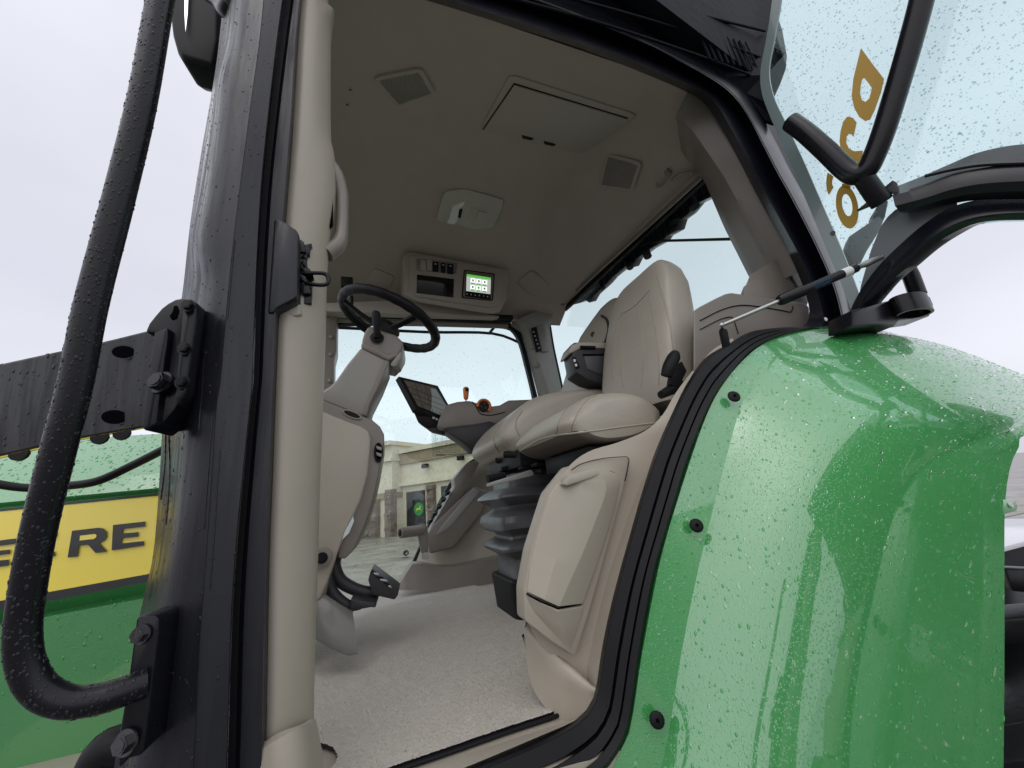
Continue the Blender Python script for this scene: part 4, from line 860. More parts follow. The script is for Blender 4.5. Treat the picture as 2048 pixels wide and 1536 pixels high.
v, f = loft_vf(across([[p + V3(0, .05, 0) for p in pa], pa, pb, pc, pd, pe], 4)); fpn = mesh('far_side_panel', v, f, M_beige, T, sharp=35, label='beige side panel under the far window')
sa = crv([(1040, 878), (985, 900), (950, 916), (925, 934), (902, 962), (880, 1000), (858, 1046), (836, 1100), (812, 1152), (800, 1175)], 2.20, 50)
sb = crv([(1040, 886), (990, 907), (957, 924), (933, 942), (910, 970), (889, 1006), (868, 1052), (847, 1106), (824, 1158), (812, 1180)], 2.185, 50)
band('window_seal', sa, sb, V3(0, .03, 0), M_rubber)
tr = prism('side_tray', [Q(u, v, 1.99) for u, v in rounded([(948, 972), (979, 984), (962, 1026), (906, 1096), (859, 1108), (852, 1072), (866, 1050)], .12, 3)], (0.01, .12, 0), M_beige_d, T, bevel=.01, seg=3, label='taupe storage tray on the far side panel')
prism('tray_inset', [Q(u, v, 1.985) for u, v in rounded([(947, 975), (960, 982), (898, 1056), (872, 1070), (880, 1056)], .12, 3)], (0.0, .01, 0), M_alu, tr, bevel=.002)
prism('side_trim_upper', [Q(u, v, 2.02) for u, v in ((908, 957), (930, 930), (955, 918), (962, 920), (950, 945), (934, 980), (880, 1050), (868, 1072), (858, 1064), (890, 1010), (910, 972))], (0, .10, 0), M_beige_d, T, bevel=.005)
for k in range(5):
    u, v_ = 897 - k * 8.5, 988 + k * 14
    prism('vent_fin', [Q(a, b, 2.0) for a, b in ((u - 5, v_ - 3), (u + 5, v_ - 7), (u + 2, v_ + 1), (u - 7, v_ + 5))], (0, .06, 0), M_dark, T, bevel=.001)
sk_a = crv([(800, 1166), (826, 1127), (850, 1128), (880, 1134), (915, 1134), (960, 1124), (1005, 1112)], 1.93, 30, False)
sk_b = crv([(792, 1180), (812, 1180), (850, 1182), (890, 1186), (930, 1184), (970, 1172), (1010, 1172)], 1.90, 30, False)
v, f = loft_vf([[p + V3(0, .1, 0) for p in sk_a], sk_a, sk_b]); mesh('panel_skirt', v, f, M_beige_d, T, sharp=30)
# foot peg
fp0, fp1 = Q(800, 1066, 1.86), Q(846, 1060, 1.9)
pts = [fp0 + (fp1 - fp0) * t for t in np.linspace(0, 1, 41)]
peg = tube('foot_peg', pts, [.021 + (.0022 if i % 2 else 0) for i in range(41)], M_beige_d, T, n=18, label='ribbed foot peg beside the far side panel')
dome('peg_cap', fp0, fp0 - fp1, .016, .006, M_dark, peg)
prism('peg_arm', [Q(u, v, 1.89) for u, v in ((838, 1050), (849, 1047), (856, 1054), (857, 1100), (855, 1112), (848, 1114), (842, 1104), (836, 1075))], (0, .02, 0), M_beige_d, peg, bevel=.004)
hexbolt(Q(851, 1112, 1.885), (-.2, -1, 0), .012, peg, M_steel)

# ------------------------------------------------------------------ steering column and wheel
SC = Q(780, 643, 1.36); SN = nrm((math.sin(math.radians(24)), 0, math.cos(math.radians(24)))); SR = .1765
sa_ = nrm(np.cross(SN, [0, 1, 0.01])); sb_ = np.cross(SN, sa_)
SP = lambda t, r=SR, h=0: SC + r * (math.cos(t) * sa_ + math.sin(t) * sb_) + SN * h
wheel = tube('steering_wheel', [SP(t) for t in np.linspace(0, 2 * math.pi, 72, endpoint=False)], [.0175 + .0008 * math.sin(i * 2.1) for i in range(72)], M_rubber, T, n=16, closed=True, label='black leather steering wheel')
hub = SC - SN * .035
dv = dome('wheel_hub', hub, SN, .052, .03, M_dark, wheel)
for t in (math.radians(6), math.radians(122), math.radians(245)):
    P = [SP(t, .035, -.03), SP(t, .10, -.02), SP(t, SR, 0)]
    tb = nrm(P[2] - P[0]); sd_ = np.cross(SN, tb)
    rows = [[p + sd_ * w - SN * h for w, h in ((-.013, 0), (.013, 0), (.010, .012), (-.010, .012))] for p in catmull(P, 5)]
    v, f = loft_vf(rows, cv=True, capu=True); mesh('spoke', v, f, M_dark, wheel, bevel=.002)
def colY(v): return 1.27
# column head
hp = [(728, 664), (737, 651), (750, 653), (765, 661), (792, 669), (807, 684), (805, 698), (797, 712), (782, 727), (773, 719), (722, 694), (724, 678)]
chd = prism('column_head', [Q(u, v, 1.235) for u, v in hp], (0.02, .15, 0), M_beige_d, T, bevel=.009, seg=3, label='taupe steering column head')
prism('head_fold', [Q(u, v, 1.225) for u, v in ((723, 684), (778, 708), (800, 702), (797, 712), (777, 722), (721, 695))], (0.02, .16, 0), M_beige_d, chd, bevel=.006)
prism('tilt_lever', [Q(u, v, 1.22) for u, v in ((790, 715), (803, 700), (802, 716), (792, 733), (784, 733), (780, 728))], (0.01, .03, 0), M_grey_b, chd, bevel=.004)
knb = tube('column_switch', [Q(754, 674, 1.225), Q(754, 660, 1.215), Q(753, 640, 1.21), Q(752, 626, 1.21), Q(752, 623, 1.21)], [.013, .011, .0135, .013, .007], M_dark, T, n=16, smoothpath=5, label='black column switch stalk')
dome('switch_boot', Q(754, 675, 1.232), (0, -1, .3), .022, .008, M_dark, knb)
# column shaft cover
sh = [(722, 694), (778, 722), (760, 765), (738, 807), (733, 832), (722, 832), (640, 800), (610, 800), (644, 782), (661, 771), (671, 761), (694, 728)]
shaft = prism('column_cover', [Q(u, v, 1.23) for u, v in sh], (0.01, .16, 0), M_grey_b, T, bevel=.008, seg=3, label='grey steering column cover')
prism('column_edge', [Q(u, v, 1.222) for u, v in ((769, 719), (779, 722), (762, 764), (740, 807), (734, 833), (727, 830), (732, 803), (752, 762))], (0.01, .17, 0), M_beige_d, shaft, bevel=.004)
# lower cowl
cw = [(560, 770), (644, 800), (700, 822), (725, 832), (745, 840), (760, 853), (768, 868), (768, 888), (764, 910), (757, 950), (746, 1000), (730, 1050), (716, 1082), (703, 1105), (690, 1118), (676, 1116), (680, 1080), (660, 1150), (648, 1200), (560, 1260)]
cowl = prism('dash_cowl', [Q(u, v, 1.20) for u, v in cw], (0.01, .25, 0), M_beige_d, T, bevel=.012, seg=3, label='beige lower steering cowl')
cf = [(560, 790), (644, 822), (700, 845), (722, 852), (738, 862), (742, 875), (741, 900), (736, 950), (722, 1000), (700, 1048), (686, 1078), (672, 1115), (655, 1165), (640, 1200), (560, 1230)]
prism('cowl_panel', [Q(u, v, 1.188) for u, v in cf], (0, .03, 0), M_beige, cowl, bevel=.007, seg=3)
# slit between the cowl and its rear shell
prism('cowl_slot', [Q(u, v, 1.1860) for u, v in ((706, 1032), (708, 1042), (698, 1066), (684, 1080), (690, 1062))], (0, .0006, 0), M_card, cowl, smooth=False)
tube('cup_rim', [Q(701 + 18 * math.cos(t) + 3, 829 + 6.5 * math.sin(t) + 6 * math.cos(t), 1.198) for t in np.linspace(0, 2 * math.pi, 30, endpoint=False)], .0022, M_grey_b, cowl, n=8, closed=True)
prism('cup_hole', [Q(701 + 15 * math.cos(t) + 3, 829 + 4.5 * math.sin(t) + 5 * math.cos(t), 1.1965) for t in np.linspace(0, 2 * math.pi, 24, endpoint=False)], (0, .001, 0), M_dark, cowl, smooth=False)
vt = tube('air_vent', [Q(757 + 7 * math.cos(t), 905 + 18 * math.sin(t), 1.195) for t in np.linspace(0, 2 * math.pi, 30, endpoint=False)], .003, M_dark, T, n=8, closed=True, label='oval air vent in the cowl')
prism('vent_opening', [Q(757 + 7 * math.cos(t), 905 + 18 * math.sin(t), 1.1945) for t in np.linspace(0, 2 * math.pi, 24, endpoint=False)], (0, .003, 0), M_hole, vt, smooth=False)
for dv_ in (-5, 8): prism('vent_fin', [Q(u, v + dv_, 1.188) for u, v in ((752, 896), (764, 900), (763, 906), (754, 903))], (0, .004, 0), M_grey_b, vt, bevel=.0008)
kc = Q(645, 1115, 1.182); v_, f_ = tube_vf([kc, kc + V3(0, -.012, 0)], .024, 24); kb = mesh('pivot_cap', v_, f_, M_beige_d, T, bevel=.002)
hexbolt(kc + V3(0, -.012, 0), (0, -1, 0), .010, kb, M_dark)
# pedals
def pedal(pts, rads, pad, y, label):
    p = tube('pedal', [Q(u, v, y) for u, v in pts], rads, M_char, T, n=12, smoothpath=6, label=label)
    q = prism('pedal_pad', [Q(u, v, y - .03) for u, v in pad], (0.01, .08, .01), M_char, p, bevel=.003)
    return p, q
p1, q1 = pedal([(683, 1060), (672, 1105), (668, 1130), (680, 1160), (710, 1178), (738, 1184), (765, 1180)], [.012, .016, .017, .017, .016, .015, .014], [(736, 1160), (741, 1142), (797, 1184), (796, 1191), (789, 1200), (745, 1190)], 1.26, 'black curved brake pedal with ribbed pad')
p2, q2 = pedal([(655, 1150), (664, 1182), (684, 1204), (705, 1212), (722, 1210)], [.012, .014, .014, .012, .011], [(702, 1196), (715, 1200), (752, 1206), (751, 1216), (742, 1215), (705, 1222), (700, 1215)], 1.24, 'lower black pedal behind the brake pedal')
for i in range(4):
    for j in range(3):
        u, v_ = 744 + i * 8.5 + j * 4, 1139 + i * 6.5 + j * 6
        prism('pad_rib', [Q(u, v_, 1.222), Q(u + 6, v_ + 3, 1.222), Q(u + 5, v_ + 6, 1.222), Q(u - 1, v_ + 3, 1.222)], (0, .006, 0), M_steel if (i + j) % 2 else M_rubber, q1, bevel=.0006)
M_footm = mat('grey_casting', (0.17, 0.165, 0.15), .35, bump=.3, bscale=60, bdist=.002)
# grey cast foot
a_ = rs([Q(633, 1175, 1.22), Q(645, 1188, 1.2), Q(668, 1206, 1.18), Q(706, 1228, 1.18)], 16)
b_ = rs([Q(628, 1225, 1.17), Q(648, 1245, 1.16), Q(675, 1262, 1.15), Q(711, 1265, 1.15)], 16)
c_ = rs([Q(622, 1264, 1.13), Q(650, 1282, 1.13), Q(678, 1300, 1.12), Q(715, 1305, 1.12)], 16)
d_ = rs([Q(625, 1275, 1.12), Q(652, 1292, 1.11), Q(694, 1311, 1.10), Q(716, 1307, 1.11)], 16)
v, f = loft_vf(across([[p + V3(0, .03, 0) for p in a_], a_, b_, c_, d_], 4)); mesh('column_foot', v, f, M_footm, T, sharp=45, label='grey metal foot of the steering column')

# ------------------------------------------------------------------ seats
def sq(t, k):
    c, s = math.cos(t), math.sin(t); return (abs(c) ** (2 / k)) * (1 if c >= 0 else -1), (abs(s) ** (2 / k)) * (1 if s >= 0 else -1)
def pillow(name, profile, ys, mat_, parent, inset=.03, ny=14, k=2.6, **kw):
    """side profile (closed list of (X,Z)) carried across Y between ys, rounded at both ends"""
    pr_ = catmull_closed([V3(x, z, 0) for x, z in profile], 6); c = np.mean(pr_, axis=0); rows = []
    y0, y1 = ys; r = inset
    steps = [(y0, .0)] + [(y0 + r * (1 - math.cos(t)), math.sin(t)) for t in np.linspace(.25, math.pi / 2, 5)] + [(y, 1) for y in np.linspace(y0 + r, y1 - r, ny)[1:-1]] + [(y1 - r * (1 - math.cos(t)), math.sin(t)) for t in np.linspace(math.pi / 2, .25, 5)] + [(y1, 0)]
    for y, s in steps:
        # inset distance shrinks the profile near its ends by a fixed amount
        q = []
        for p in pr_:
            d = p - c; L = np.linalg.norm(d); q.append(c + d * max(.02, (L - r * (1 - s)) / L) if s > 0 else c + d * max(.05, (L - r * 1.2) / L))
        rows.append([V3(p[0], y, p[1]) for p in q])
    v, f = loft_vf(rows, cv=True, capu=True); return mesh(name, v, f, mat_, parent, sharp=75, **kw)
def stitch(name, pts, parent, step=.008, L=.005, r=.0009, mt=None):
    pts = rs(pts, max(3, int(sum(np.linalg.norm(np.diff(np.array(pts), axis=0), axis=1)) / step)), False); mb = MB()
    for a, b in zip(pts[:-1], pts[1:]): mb.add(*tube_vf([a, a + (b - a) * (L / step)], r, 5))
    return mb.build(name, mt or M_thread, parent, kind='stuff')

# near (instructor) seat --- cushion as a grid wrapped between measured edge curves
# outlines of the cushion at a series of Y stations
def cush(y, t):
    # t 0 near .. 1 far ; returns closed loop (X,Z)
    e = 1 - min(1, min(t, 1 - t) / .14); e = e * e
    dz = .030 * e; dx = .018 * e
    lean = .0
    return [(.428 + dx - .01 * t, .148), (.424 + dx - .01 * t, .165), (.440 + dx, .188 - dz * .4), (.475 + dx, .214 - dz), (.52, .234 - dz), (.58, .243 - dz), (.64, .238 - dz), (.685 - dx, .222 - dz), (.705 - dx, .195 - dz * .5), (.700 - dx, .160), (.68 - dx, .138), (.60, .118), (.52, .112), (.45 + dx, .125)]
rows = []
Y0, Y1 = .785, 1.145
for t in np.r_[0, .012, .04, .08, .14, np.linspace(.2, .8, 9), .86, .92, .96, .988, 1]:
    y = Y0 + (Y1 - Y0) * t
    pr_ = catmull_closed([V3(x, z, 0) for x, z in cush(y, t)], 6)
    if t in (0, 1):
        c = np.mean(pr_, axis=0); pr_ = [c + (p - c) * .86 for p in pr_]
    rows.append([V3(p[0], y, p[1]) for p in pr_])
v, f = loft_vf(rows, cv=True, capu=True); ncush = mesh('instructor_seat', v, f, M_leather, T, sharp=70, label='beige leather instructor seat nearest the door')
# seat back
def bsec(h):
    """h 0..1 up the back: centre line, half width, thickness"""
    X = np.interp(h, [0, .25, .6, .85, 1], [.775, .80, .855, .90, .93]); Z = .21 + h * .512
    hw = np.interp(h, [0, .15, .5, .8, .92, .98, 1], [.165, .178, .180, .163, .142, .118, .09]); th = np.interp(h, [0, .1, .4, .8, .94, .98, 1], [.045, .058, .062, .060, .054, .044, .03]); return X, Z, hw, th
rows = []
for h in np.r_[0, .02, .06, .12, np.linspace(.2, .8, 9), .86, .91, .95, .98, 1]:
    X, Z, hw, th = bsec(h); cy = .955 + .035 * h; row = []
    for t in np.linspace(0, 2 * math.pi, 40, endpoint=False):
        a, b = sq(t, 3.2); groove = 0
        x = X + b * th * (1.0 + .75 * math.sin(math.pi * min(1, h * .93)) if b > 0 else .75) + (0.010 * (abs(a) ** 2) * (-1 if b < 0 else 1)) * (1 if b < 0 else 0)
        row.append(V3(x, cy + a * hw, Z - (b * th) * .22))
    rows.append(row)
v, f = loft_vf(rows, cv=True, capu=True); nback = mesh('seat_back', v, f, M_leather, ncush, sharp=75)
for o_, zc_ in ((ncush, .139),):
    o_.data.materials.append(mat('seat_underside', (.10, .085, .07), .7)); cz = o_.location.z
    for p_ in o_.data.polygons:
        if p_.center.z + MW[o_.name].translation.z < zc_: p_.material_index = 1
def onobj(o, u, v_, off=0.001):
    """first hit of the pixel ray on an object"""
    M = MW[o.name]; loc = Vector(o.location) if False else M.translation
    d = Vector(ray(u, v_)).normalized(); ok, p, nn, i = o.ray_cast(Vector((0, 0, 0)) - loc, d)
    return (np.array(p + loc) + np.array(nn) * off) if ok else None
def trace(o, px, n=40, off=.0012):
    pts = []
    for p in rs([V3(u, v_, 0) for u, v_ in px], n):
        q = onobj(o, p[0], p[1], off)
        if q is not None: pts.append(q)
    return pts
bpy.context.view_layer.update()
def seam(name, o, px, r=.0016, mt=None, n=50, off=.0002, st=False):
    P = trace(o, px, n, off)
    if len(P) < 4: print('SEAM MISS', name, px[0]); return
    # keep the longest run without jumps
    runs = [[P[0]]]
    for a, b in zip(P[:-1], P[1:]):
        if np.linalg.norm(b - a) < .05: runs[-1].append(b)
        else: runs.append([b])
    P = max(runs, key=len)
    if len(P) < 4: return
    if st: stitch('stitching', [p + nrm(-p) * .001 for p in P], o)
    else: tube(name, P, r, mt or M_seam, o, n=6)
M_seam = mat('leather_seam', (0.31, 0.26, 0.20), .6)

# operator seat (far)
oc = pillow('operator_seat', [(.425, .17), (.405, .19), (.405, .215), (.425, .25), (.47, .295), (.53, .335), (.60, .358), (.70, .37), (.84, .37), (.90, .35), (.90, .30), (.80, .26), (.62, .20), (.50, .155), (.45, .15)], (1.19, 1.66), M_leather, T, inset=.05, label='beige leather operator seat behind the instructor seat')
rows = []
for h in np.r_[0, .03, .08, np.linspace(.15, .8, 8), .88, .94, .98, 1]:
    X = np.interp(h, [0, .4, 1], [.86, .95, 1.09]); Z = .30 + h * .555; hw = np.interp(h, [0, .3, .6, .8, .92, 1], [.26, .28, .265, .205, .15, .08]); th = np.interp(h, [0, .1, .8, 1], [.05, .065, .06, .03])
    rows.append([V3(X + sq(t, 3)[1] * th, 1.43 + sq(t, 3)[0] * hw, Z - sq(t, 3)[1] * th * .25) for t in np.linspace(0, 2 * math.pi, 40, endpoint=False)])
v, f = loft_vf(rows, cv=True, capu=True); ob_ = mesh('seat_back', v, f, M_leather, oc, sharp=75)
# folded-up armrest
ar = [(1141, 690), (1150, 684), (1226, 684), (1226, 769), (1196, 766), (1176, 760), (1152, 745)]
arm = prism('folded_armrest', [Q(u, v, 1.16) for u, v in ar], (.01, .09, 0), M_char, T, bevel=.006, seg=3, label='charcoal folded armrest between the seats')
prism('armrest_pad', [Q(u, v, 1.158) for u, v in ((1138, 704), (1143, 690), (1157, 684), (1226, 685), (1226, 697), (1164, 695), (1140, 707))], (.01, .095, 0), M_leather, arm, bevel=.004)
prism('armrest_pocket', [Q(u, v, 1.1575) for u, v in ((1168, 710), (1226, 710), (1226, 749), (1200, 748), (1174, 738))], (0, .002, 0), mat('pocket_grey', (.06, .058, .065), .4), arm, bevel=.001)
prism('armrest_shadow_gap', [Q(u, v, 1.1568) for u, v in ((1166, 708), (1226, 708), (1226, 711), (1167, 712))], (0, .001, 0), M_hole, arm, smooth=False)
asw = prism('armrest_switch', [Q(u, v, 1.156) for u, v in ((1144, 716), (1151, 713), (1160, 735), (1152, 738))], (0, .004, 0), M_dark, arm, bevel=.001)
for (u, v_) in ((1149, 721), (1152, 730)): prism('switch_symbol', [Q(u - 2.5, v_ - 2, 1.1553), Q(u + 1.5, v_ - 3, 1.1553), Q(u + 3, v_ + 2, 1.1553), Q(u - 1, v_ + 3, 1.1553)], (0, .0004, 0), M_white, asw, smooth=False)
tube('armrest_hinge', [Q(1161, 694, 1.155), Q(1190, 695, 1.155)], .006, M_dark, arm, n=8)
# dark side bolster strip and logo of the operator seat back
bpy.context.view_layer.update()
for px in ([(1204, 632), (1214, 640), (1218, 660), (1210, 690)],):
    P = trace(ob_, px, 20, .002)
    if len(P) > 3: tube('bolster_piping', P, .006, M_char, ob_, n=8)
q = onobj(ob_, 1187, 669, .001)
if q is not None: dome('seat_button', q, (-.6, -.7, .1), .014, .002, M_char, ob_)
# seams
for px in ([(1226, 762), (1228, 695), (1234, 650), (1243, 625)], [(1243, 628), (1270, 612), (1300, 580)], [(1247, 775), (1240, 720), (1242, 670), (1244, 630)], [(1283, 775), (1287, 720), (1282, 660), (1275, 615)], [(1318, 770), (1318, 720), (1310, 650), (1298, 585)]):
    seam('seam', nback, px, .0017)
seam('stitching', nback, [(1318, 551), (1324, 575), (1333, 605), (1343, 645), (1348, 680), (1350, 704)], st=True)
seam('seam', nback, [(1314, 551), (1320, 577), (1329, 607), (1339, 647), (1344, 682), (1346, 706)], .0012)
seam('stitching', ncush, [(1146, 862), (1150, 846), (1160, 826), (1177, 803), (1203, 788), (1232, 783), (1270, 785), (1312, 797)], st=True)
seam('seam', ncush, [(1142, 864), (1146, 846), (1156, 826), (1173, 802), (1200, 787)], .0014)
seam('seam', ncush, [(1112, 868), (1118, 845), (1130, 822), (1146, 806)], .0014)
seam('piping', ncush, [(1035, 905), (1060, 890), (1082, 878), (1110, 871), (1141, 867), (1193, 861), (1250, 853), (1310, 846)], .0024, M_leather)
seam('seam', oc, [(1040, 872), (1032, 858), (1033, 840), (1045, 822)], .0020)
seam('seam', oc, [(1000, 905), (990, 890), (989, 870), (1000, 850)], .0024)

# seat belt buckle
bb = tube('belt_buckle', [Q(1333, 752, .73), Q(1338, 735, .725), Q(1347, 716, .73), Q(1350, 708, .735)], [.014, .016, .016, .012], M_dark, T, n=14, smoothpath=4, label='black seat belt buckle beside the instructor seat')
prism('belt_strap', [Q(u, v, .735) for u, v in ((1345, 735), (1364, 722), (1374, 742), (1358, 775), (1340, 768))], (.005, .02, 0), M_dark, bb, bevel=.002)
tube('belt_tongue', [Q(1348, 738, .724), Q(1357, 716, .724)], .005, M_char, bb, n=8)
tube('belt_pivot', [Q(1322, 790, .74), Q(1345, 778, .75), Q(1360, 765, .76)], [.010, .014, .010], M_dark, T, n=10)

# ------------------------------------------------------------------ mechanism and bellows
def rrect(cx, cy, hx, hy, z, k=8, n=44, wob=0):
    return [V3(cx + sq(t, k)[0] * hx * (1 + wob * math.sin(5 * t + z * 90)), cy + sq(t, k)[1] * hy * (1 + wob * math.cos(4 * t + z * 70)), z + wob * .15 * math.sin(3 * t + 1)) for t in np.linspace(0, 2 * math.pi, n, endpoint=False)]
bc = (0.545, 1.36)
zs = [(.085, .115), (.045, .115), (.040, .13), (.018, .165), (.005, .160), (-.015, .125), (-.03, .13), (-.048, .160), (-.085, .160), (-.10, .125), (-.118, .12), (-.135, .152), (-.150, .155), (-.172, .12), (-.19, .115), (-.225, .118), (-.245, .118)]
zz = catmull([V3(a, b, 0) for a, b in zs], 2)
rows = [rrect(bc[0], bc[1], p[1], p[1] * .98, p[0], wob=.012) for p in zz]
v, f = loft_vf(rows, cv=True, capu=True); mesh('seat_bellows', v, f, M_bell, T, sharp=32, label='grey rubber suspension bellows under the operator seat')
rows = [rrect(bc[0], bc[1], .135, .13, -.235, 8), rrect(bc[0], bc[1], .14, .135, -.24, 8), rrect(bc[0], bc[1], .13, .125, FZ, 8)]
v, f = loft_vf(rows, cv=True, capu=True); mesh('seat_base', v, f, M_dark, T, sharp=40)
mc = MB()
mc.add(*box_vf((.62, 1.36, .13), (.34, .36, .055))); mc.add(*box_vf((.70, 1.15, .13), (.30, .30, .06))); mc.add(*box_vf((.60, .95, .085), (.22, .26, .045)))
mc.add(*box_vf((.82, 1.0, .12), (.3, .4, .1))); mc.add(*tube_vf([V3(.42, 1.25, .15), V3(.56, 1.15, .13)], .012, 10)); mc.add(*tube_vf([V3(.44, 1.40, .15), V3(.55, 1.30, .14)], .014, 10))
for k in range(14): mc.add(*box_vf((random.uniform(.44, .62), random.uniform(1.1, 1.4), random.uniform(.08, .14)), (random.uniform(.02, .07), random.uniform(.02, .06), random.uniform(.01, .03))))
mc.build('seat_mechanism', M_dark, T, bevel=.003, label='black seat slide mechanism')
prism('adjust_lever', [Q(u, v, 1.12) for u, v in ((972, 968), (1062, 939), (1067, 944), (1066, 951), (974, 974))], (.004, .012, 0), M_alu, T, bevel=.0015, label='pale seat adjustment lever')
tube('lever_knob', [Q(975, 958, 1.13), Q(1010, 950, 1.14)], [.011, .009], M_dark, T, n=12)
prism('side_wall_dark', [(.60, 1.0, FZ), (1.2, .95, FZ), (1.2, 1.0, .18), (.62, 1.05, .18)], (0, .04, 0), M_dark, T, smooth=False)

# ------------------------------------------------------------------ right-hand armrest console, monitor, levers
ac = [(888, 818), (893, 809), (915, 803), (938, 801), (946, 803), (955, 806), (968, 809), (985, 812), (1000, 810), (1012, 803), (1018, 800), (1070, 798), (1140, 798), (1140, 838), (1060, 846), (990, 848), (960, 850), (925, 853), (884, 858), (875, 852), (878, 838)]
ao = prism('armrest_console', [Q(u, v, 1.70) for u, v in ac], (.01, .12, 0), M_beige_d, T, bevel=.008, seg=3, label='taupe control armrest of the operator seat')
prism('console_pod', [Q(u, v, 1.705) for u, v in ((884, 852), (925, 852), (1000, 840), (1060, 825), (1140, 820), (1140, 900), (960, 905), (942, 900), (925, 884), (892, 862))], (.01, .11, 0), M_char, ao, bevel=.004)
prism('console_pocket', [Q(u, v, 1.698) for u, v in ((893, 862), (940, 850), (980, 842), (1000, 850), (1010, 900), (960, 905), (930, 885))], (0, .006, 0), M_char, ao, bevel=.004)
tube('console_groove', crv([(944, 803), (952, 812), (958, 824), (966, 829), (985, 830), (1010, 824)], 1.697, 24), .0018, M_hole, ao, n=6)
lv = tube('shift_lever', [Q(932, 799, 1.72), Q(932, 796, 1.72), Q(932, 785, 1.72), Q(932, 777, 1.72), Q(932, 774, 1.72)], [.007, .011, .0135, .0135, .006], M_orange, T, n=16, smoothpath=4, label='orange shift lever on the control armrest')
tube('lever_stem', [Q(932, 806, 1.72), Q(932, 797, 1.72)], .003, M_dark, lv, n=8)
prism('lever_button', [Q(u, v, 1.703) for u, v in rounded([(930, 776), (938, 776), (938, 782), (932, 782)], .2, 3)], (0, .006, 0), M_dark, lv, bevel=.001)
dc = Q(968, 812, 1.69)
dial = tube('speed_dial', [dc + V3(math.cos(t) * .030, 0, math.sin(t) * .030) for t in np.linspace(-.9, math.pi + .1, 26)], .006, M_orange, T, n=10, label='orange rimmed dial on the control armrest')
v_, f_ = cyl_vf(dc + V3(0, .006, 0), (0, -1, 0), .026, .006, 22); mesh('dial_face', v_, f_, M_dark, dial)
for k in range(3): dome('dial_button', dc + V3(math.cos(k * 2.1 + 1.2) * .012, 0, math.sin(k * 2.1 + 1.2) * .012), (0, -1, 0), .006, .002, M_char, dial)
# monitor
mq = [Q(797, 751, 1.78), Q(877, 773, 1.90), Q(897, 812, 1.86), (Q(887, 843, 1.80)), Q(828, 818, 1.72)]
MN = np.cross(mq[1] - mq[0], mq[4] - mq[0]); MN = nrm(MN); MN = MN if np.dot(MN, -mq[0]) > 0 else -MN
def MP(u, v, off=0): return PL(u, v, mq[0] + MN * off, MN)
mo = prism('monitor', [MP(u, v) for u, v in ((797, 752), (876, 771), (899, 812), (889, 845), (832, 818))], -MN * .03, M_dark, T, bevel=.004, seg=3, label='dark framed guidance monitor on the control armrest')
msc = prism('monitor_screen', [MP(u, v, .001) for u, v in ((808, 760), (870, 775), (892, 812), (884, 830), (836, 812))], -MN * .001, mat('monitor_face', (.17, .145, .12), .12, var=.25, vscale=60), mo, smooth=False)
mm_ = MB()
for (u0, v0, u1, v1) in ((814, 772, 884, 800), (820, 785, 888, 812), (826, 796, 885, 820), (830, 764, 846, 816), (850, 770, 866, 824)):
    a, b = MP(u0, v0, .0022), MP(u1, v1, .0022); mm_.add(*bar_vf(a, b, .0006, .002, up=np.cross(MN, b - a)))
mm_.build('monitor_lines', M_print, msc, smooth=False)
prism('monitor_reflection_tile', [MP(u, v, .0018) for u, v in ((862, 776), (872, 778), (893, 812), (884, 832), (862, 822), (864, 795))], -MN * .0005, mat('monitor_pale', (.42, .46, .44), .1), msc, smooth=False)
prism('monitor_mount', [Q(u, v, 1.76) for u, v in ((824, 817), (850, 826), (892, 846), (888, 858), (855, 858), (836, 845))], (.02, .06, 0), M_dark, T, bevel=.005)
prism('monitor_foot', [Q(u, v, 1.76) for u, v in ((852, 850), (880, 856), (896, 866), (885, 868), (860, 862), (851, 856))], (.02, .06, 0), M_char, T, bevel=.004)
for k in range(4): prism('monitor_key', [MP(866 + k * 6, 833 + k * 2.5, .006), MP(870 + k * 6, 834.5 + k * 2.5, .006), MP(869 + k * 6, 838 + k * 2.5, .006), MP(865 + k * 6, 836.5 + k * 2.5, .006)], -MN * .002, M_white, mo, smooth=False)

# ------------------------------------------------------------------ near side wall (beige) with storage door
wl = [(1060, 1290), (1050, 1200), (1052, 1150), (1080, 1040), (1110, 975), (1135, 930), (1170, 905), (1240, 880), (1310, 850), (1345, 800), (1385, 745), (1420, 705), (1470, 682), (1500, 690), (1400, 770), (1360, 830), (1325, 905), (1282, 1040), (1243, 1184), (1200, 1370), (1196, 1402), (1180, 1380)]
apx = [(1465, 676), (1425, 700), (1388, 738), (1352, 785), (1325, 830), (1290, 862), (1235, 885), (1180, 902), (1142, 928), (1112, 968), (1085, 1035), (1062, 1110), (1053, 1180), (1056, 1240), (1078, 1285), (1115, 1325)]
bpx = [(1470, 690), (1440, 706), (1405, 738), (1372, 785), (1348, 832), (1325, 890), (1300, 960), (1278, 1040), (1256, 1120), (1236, 1190), (1222, 1250), (1210, 1310), (1200, 1350), (1196, 1372), (1194, 1388), (1192, 1400)]
A = crv(apx, [.70, .70, .705, .71, .715, .72, .73, .735, .735, .735, .735, .735, .735, .735, .73, .725], 60)
W2 = crv([(a[0] * .16 + b[0] * .84, a[1] * .16 + b[1] * .84) for a, b in zip(apx, bpx)], [.685, .685, .69, .695, .70] + [.708] * 11, 60)
Bm = crv(bpx, .655, 60)
rows = [[p + V3(.13, .16, 0) for p in A], [p + V3(.008, .006, 0) for p in A], A] + [[a * (1 - t) + b * t for a, b in zip(A, W2)] for t in (.25, .5, .75)] + [W2, [a * .4 + b * .6 - V3(0, .004, 0) for a, b in zip(W2, Bm)], Bm]
v, f = loft_vf(rows); sw_ = mesh('near_side_panel', v, f, M_beige, T, sharp=35, label='beige side wall panel under the instructor seat')
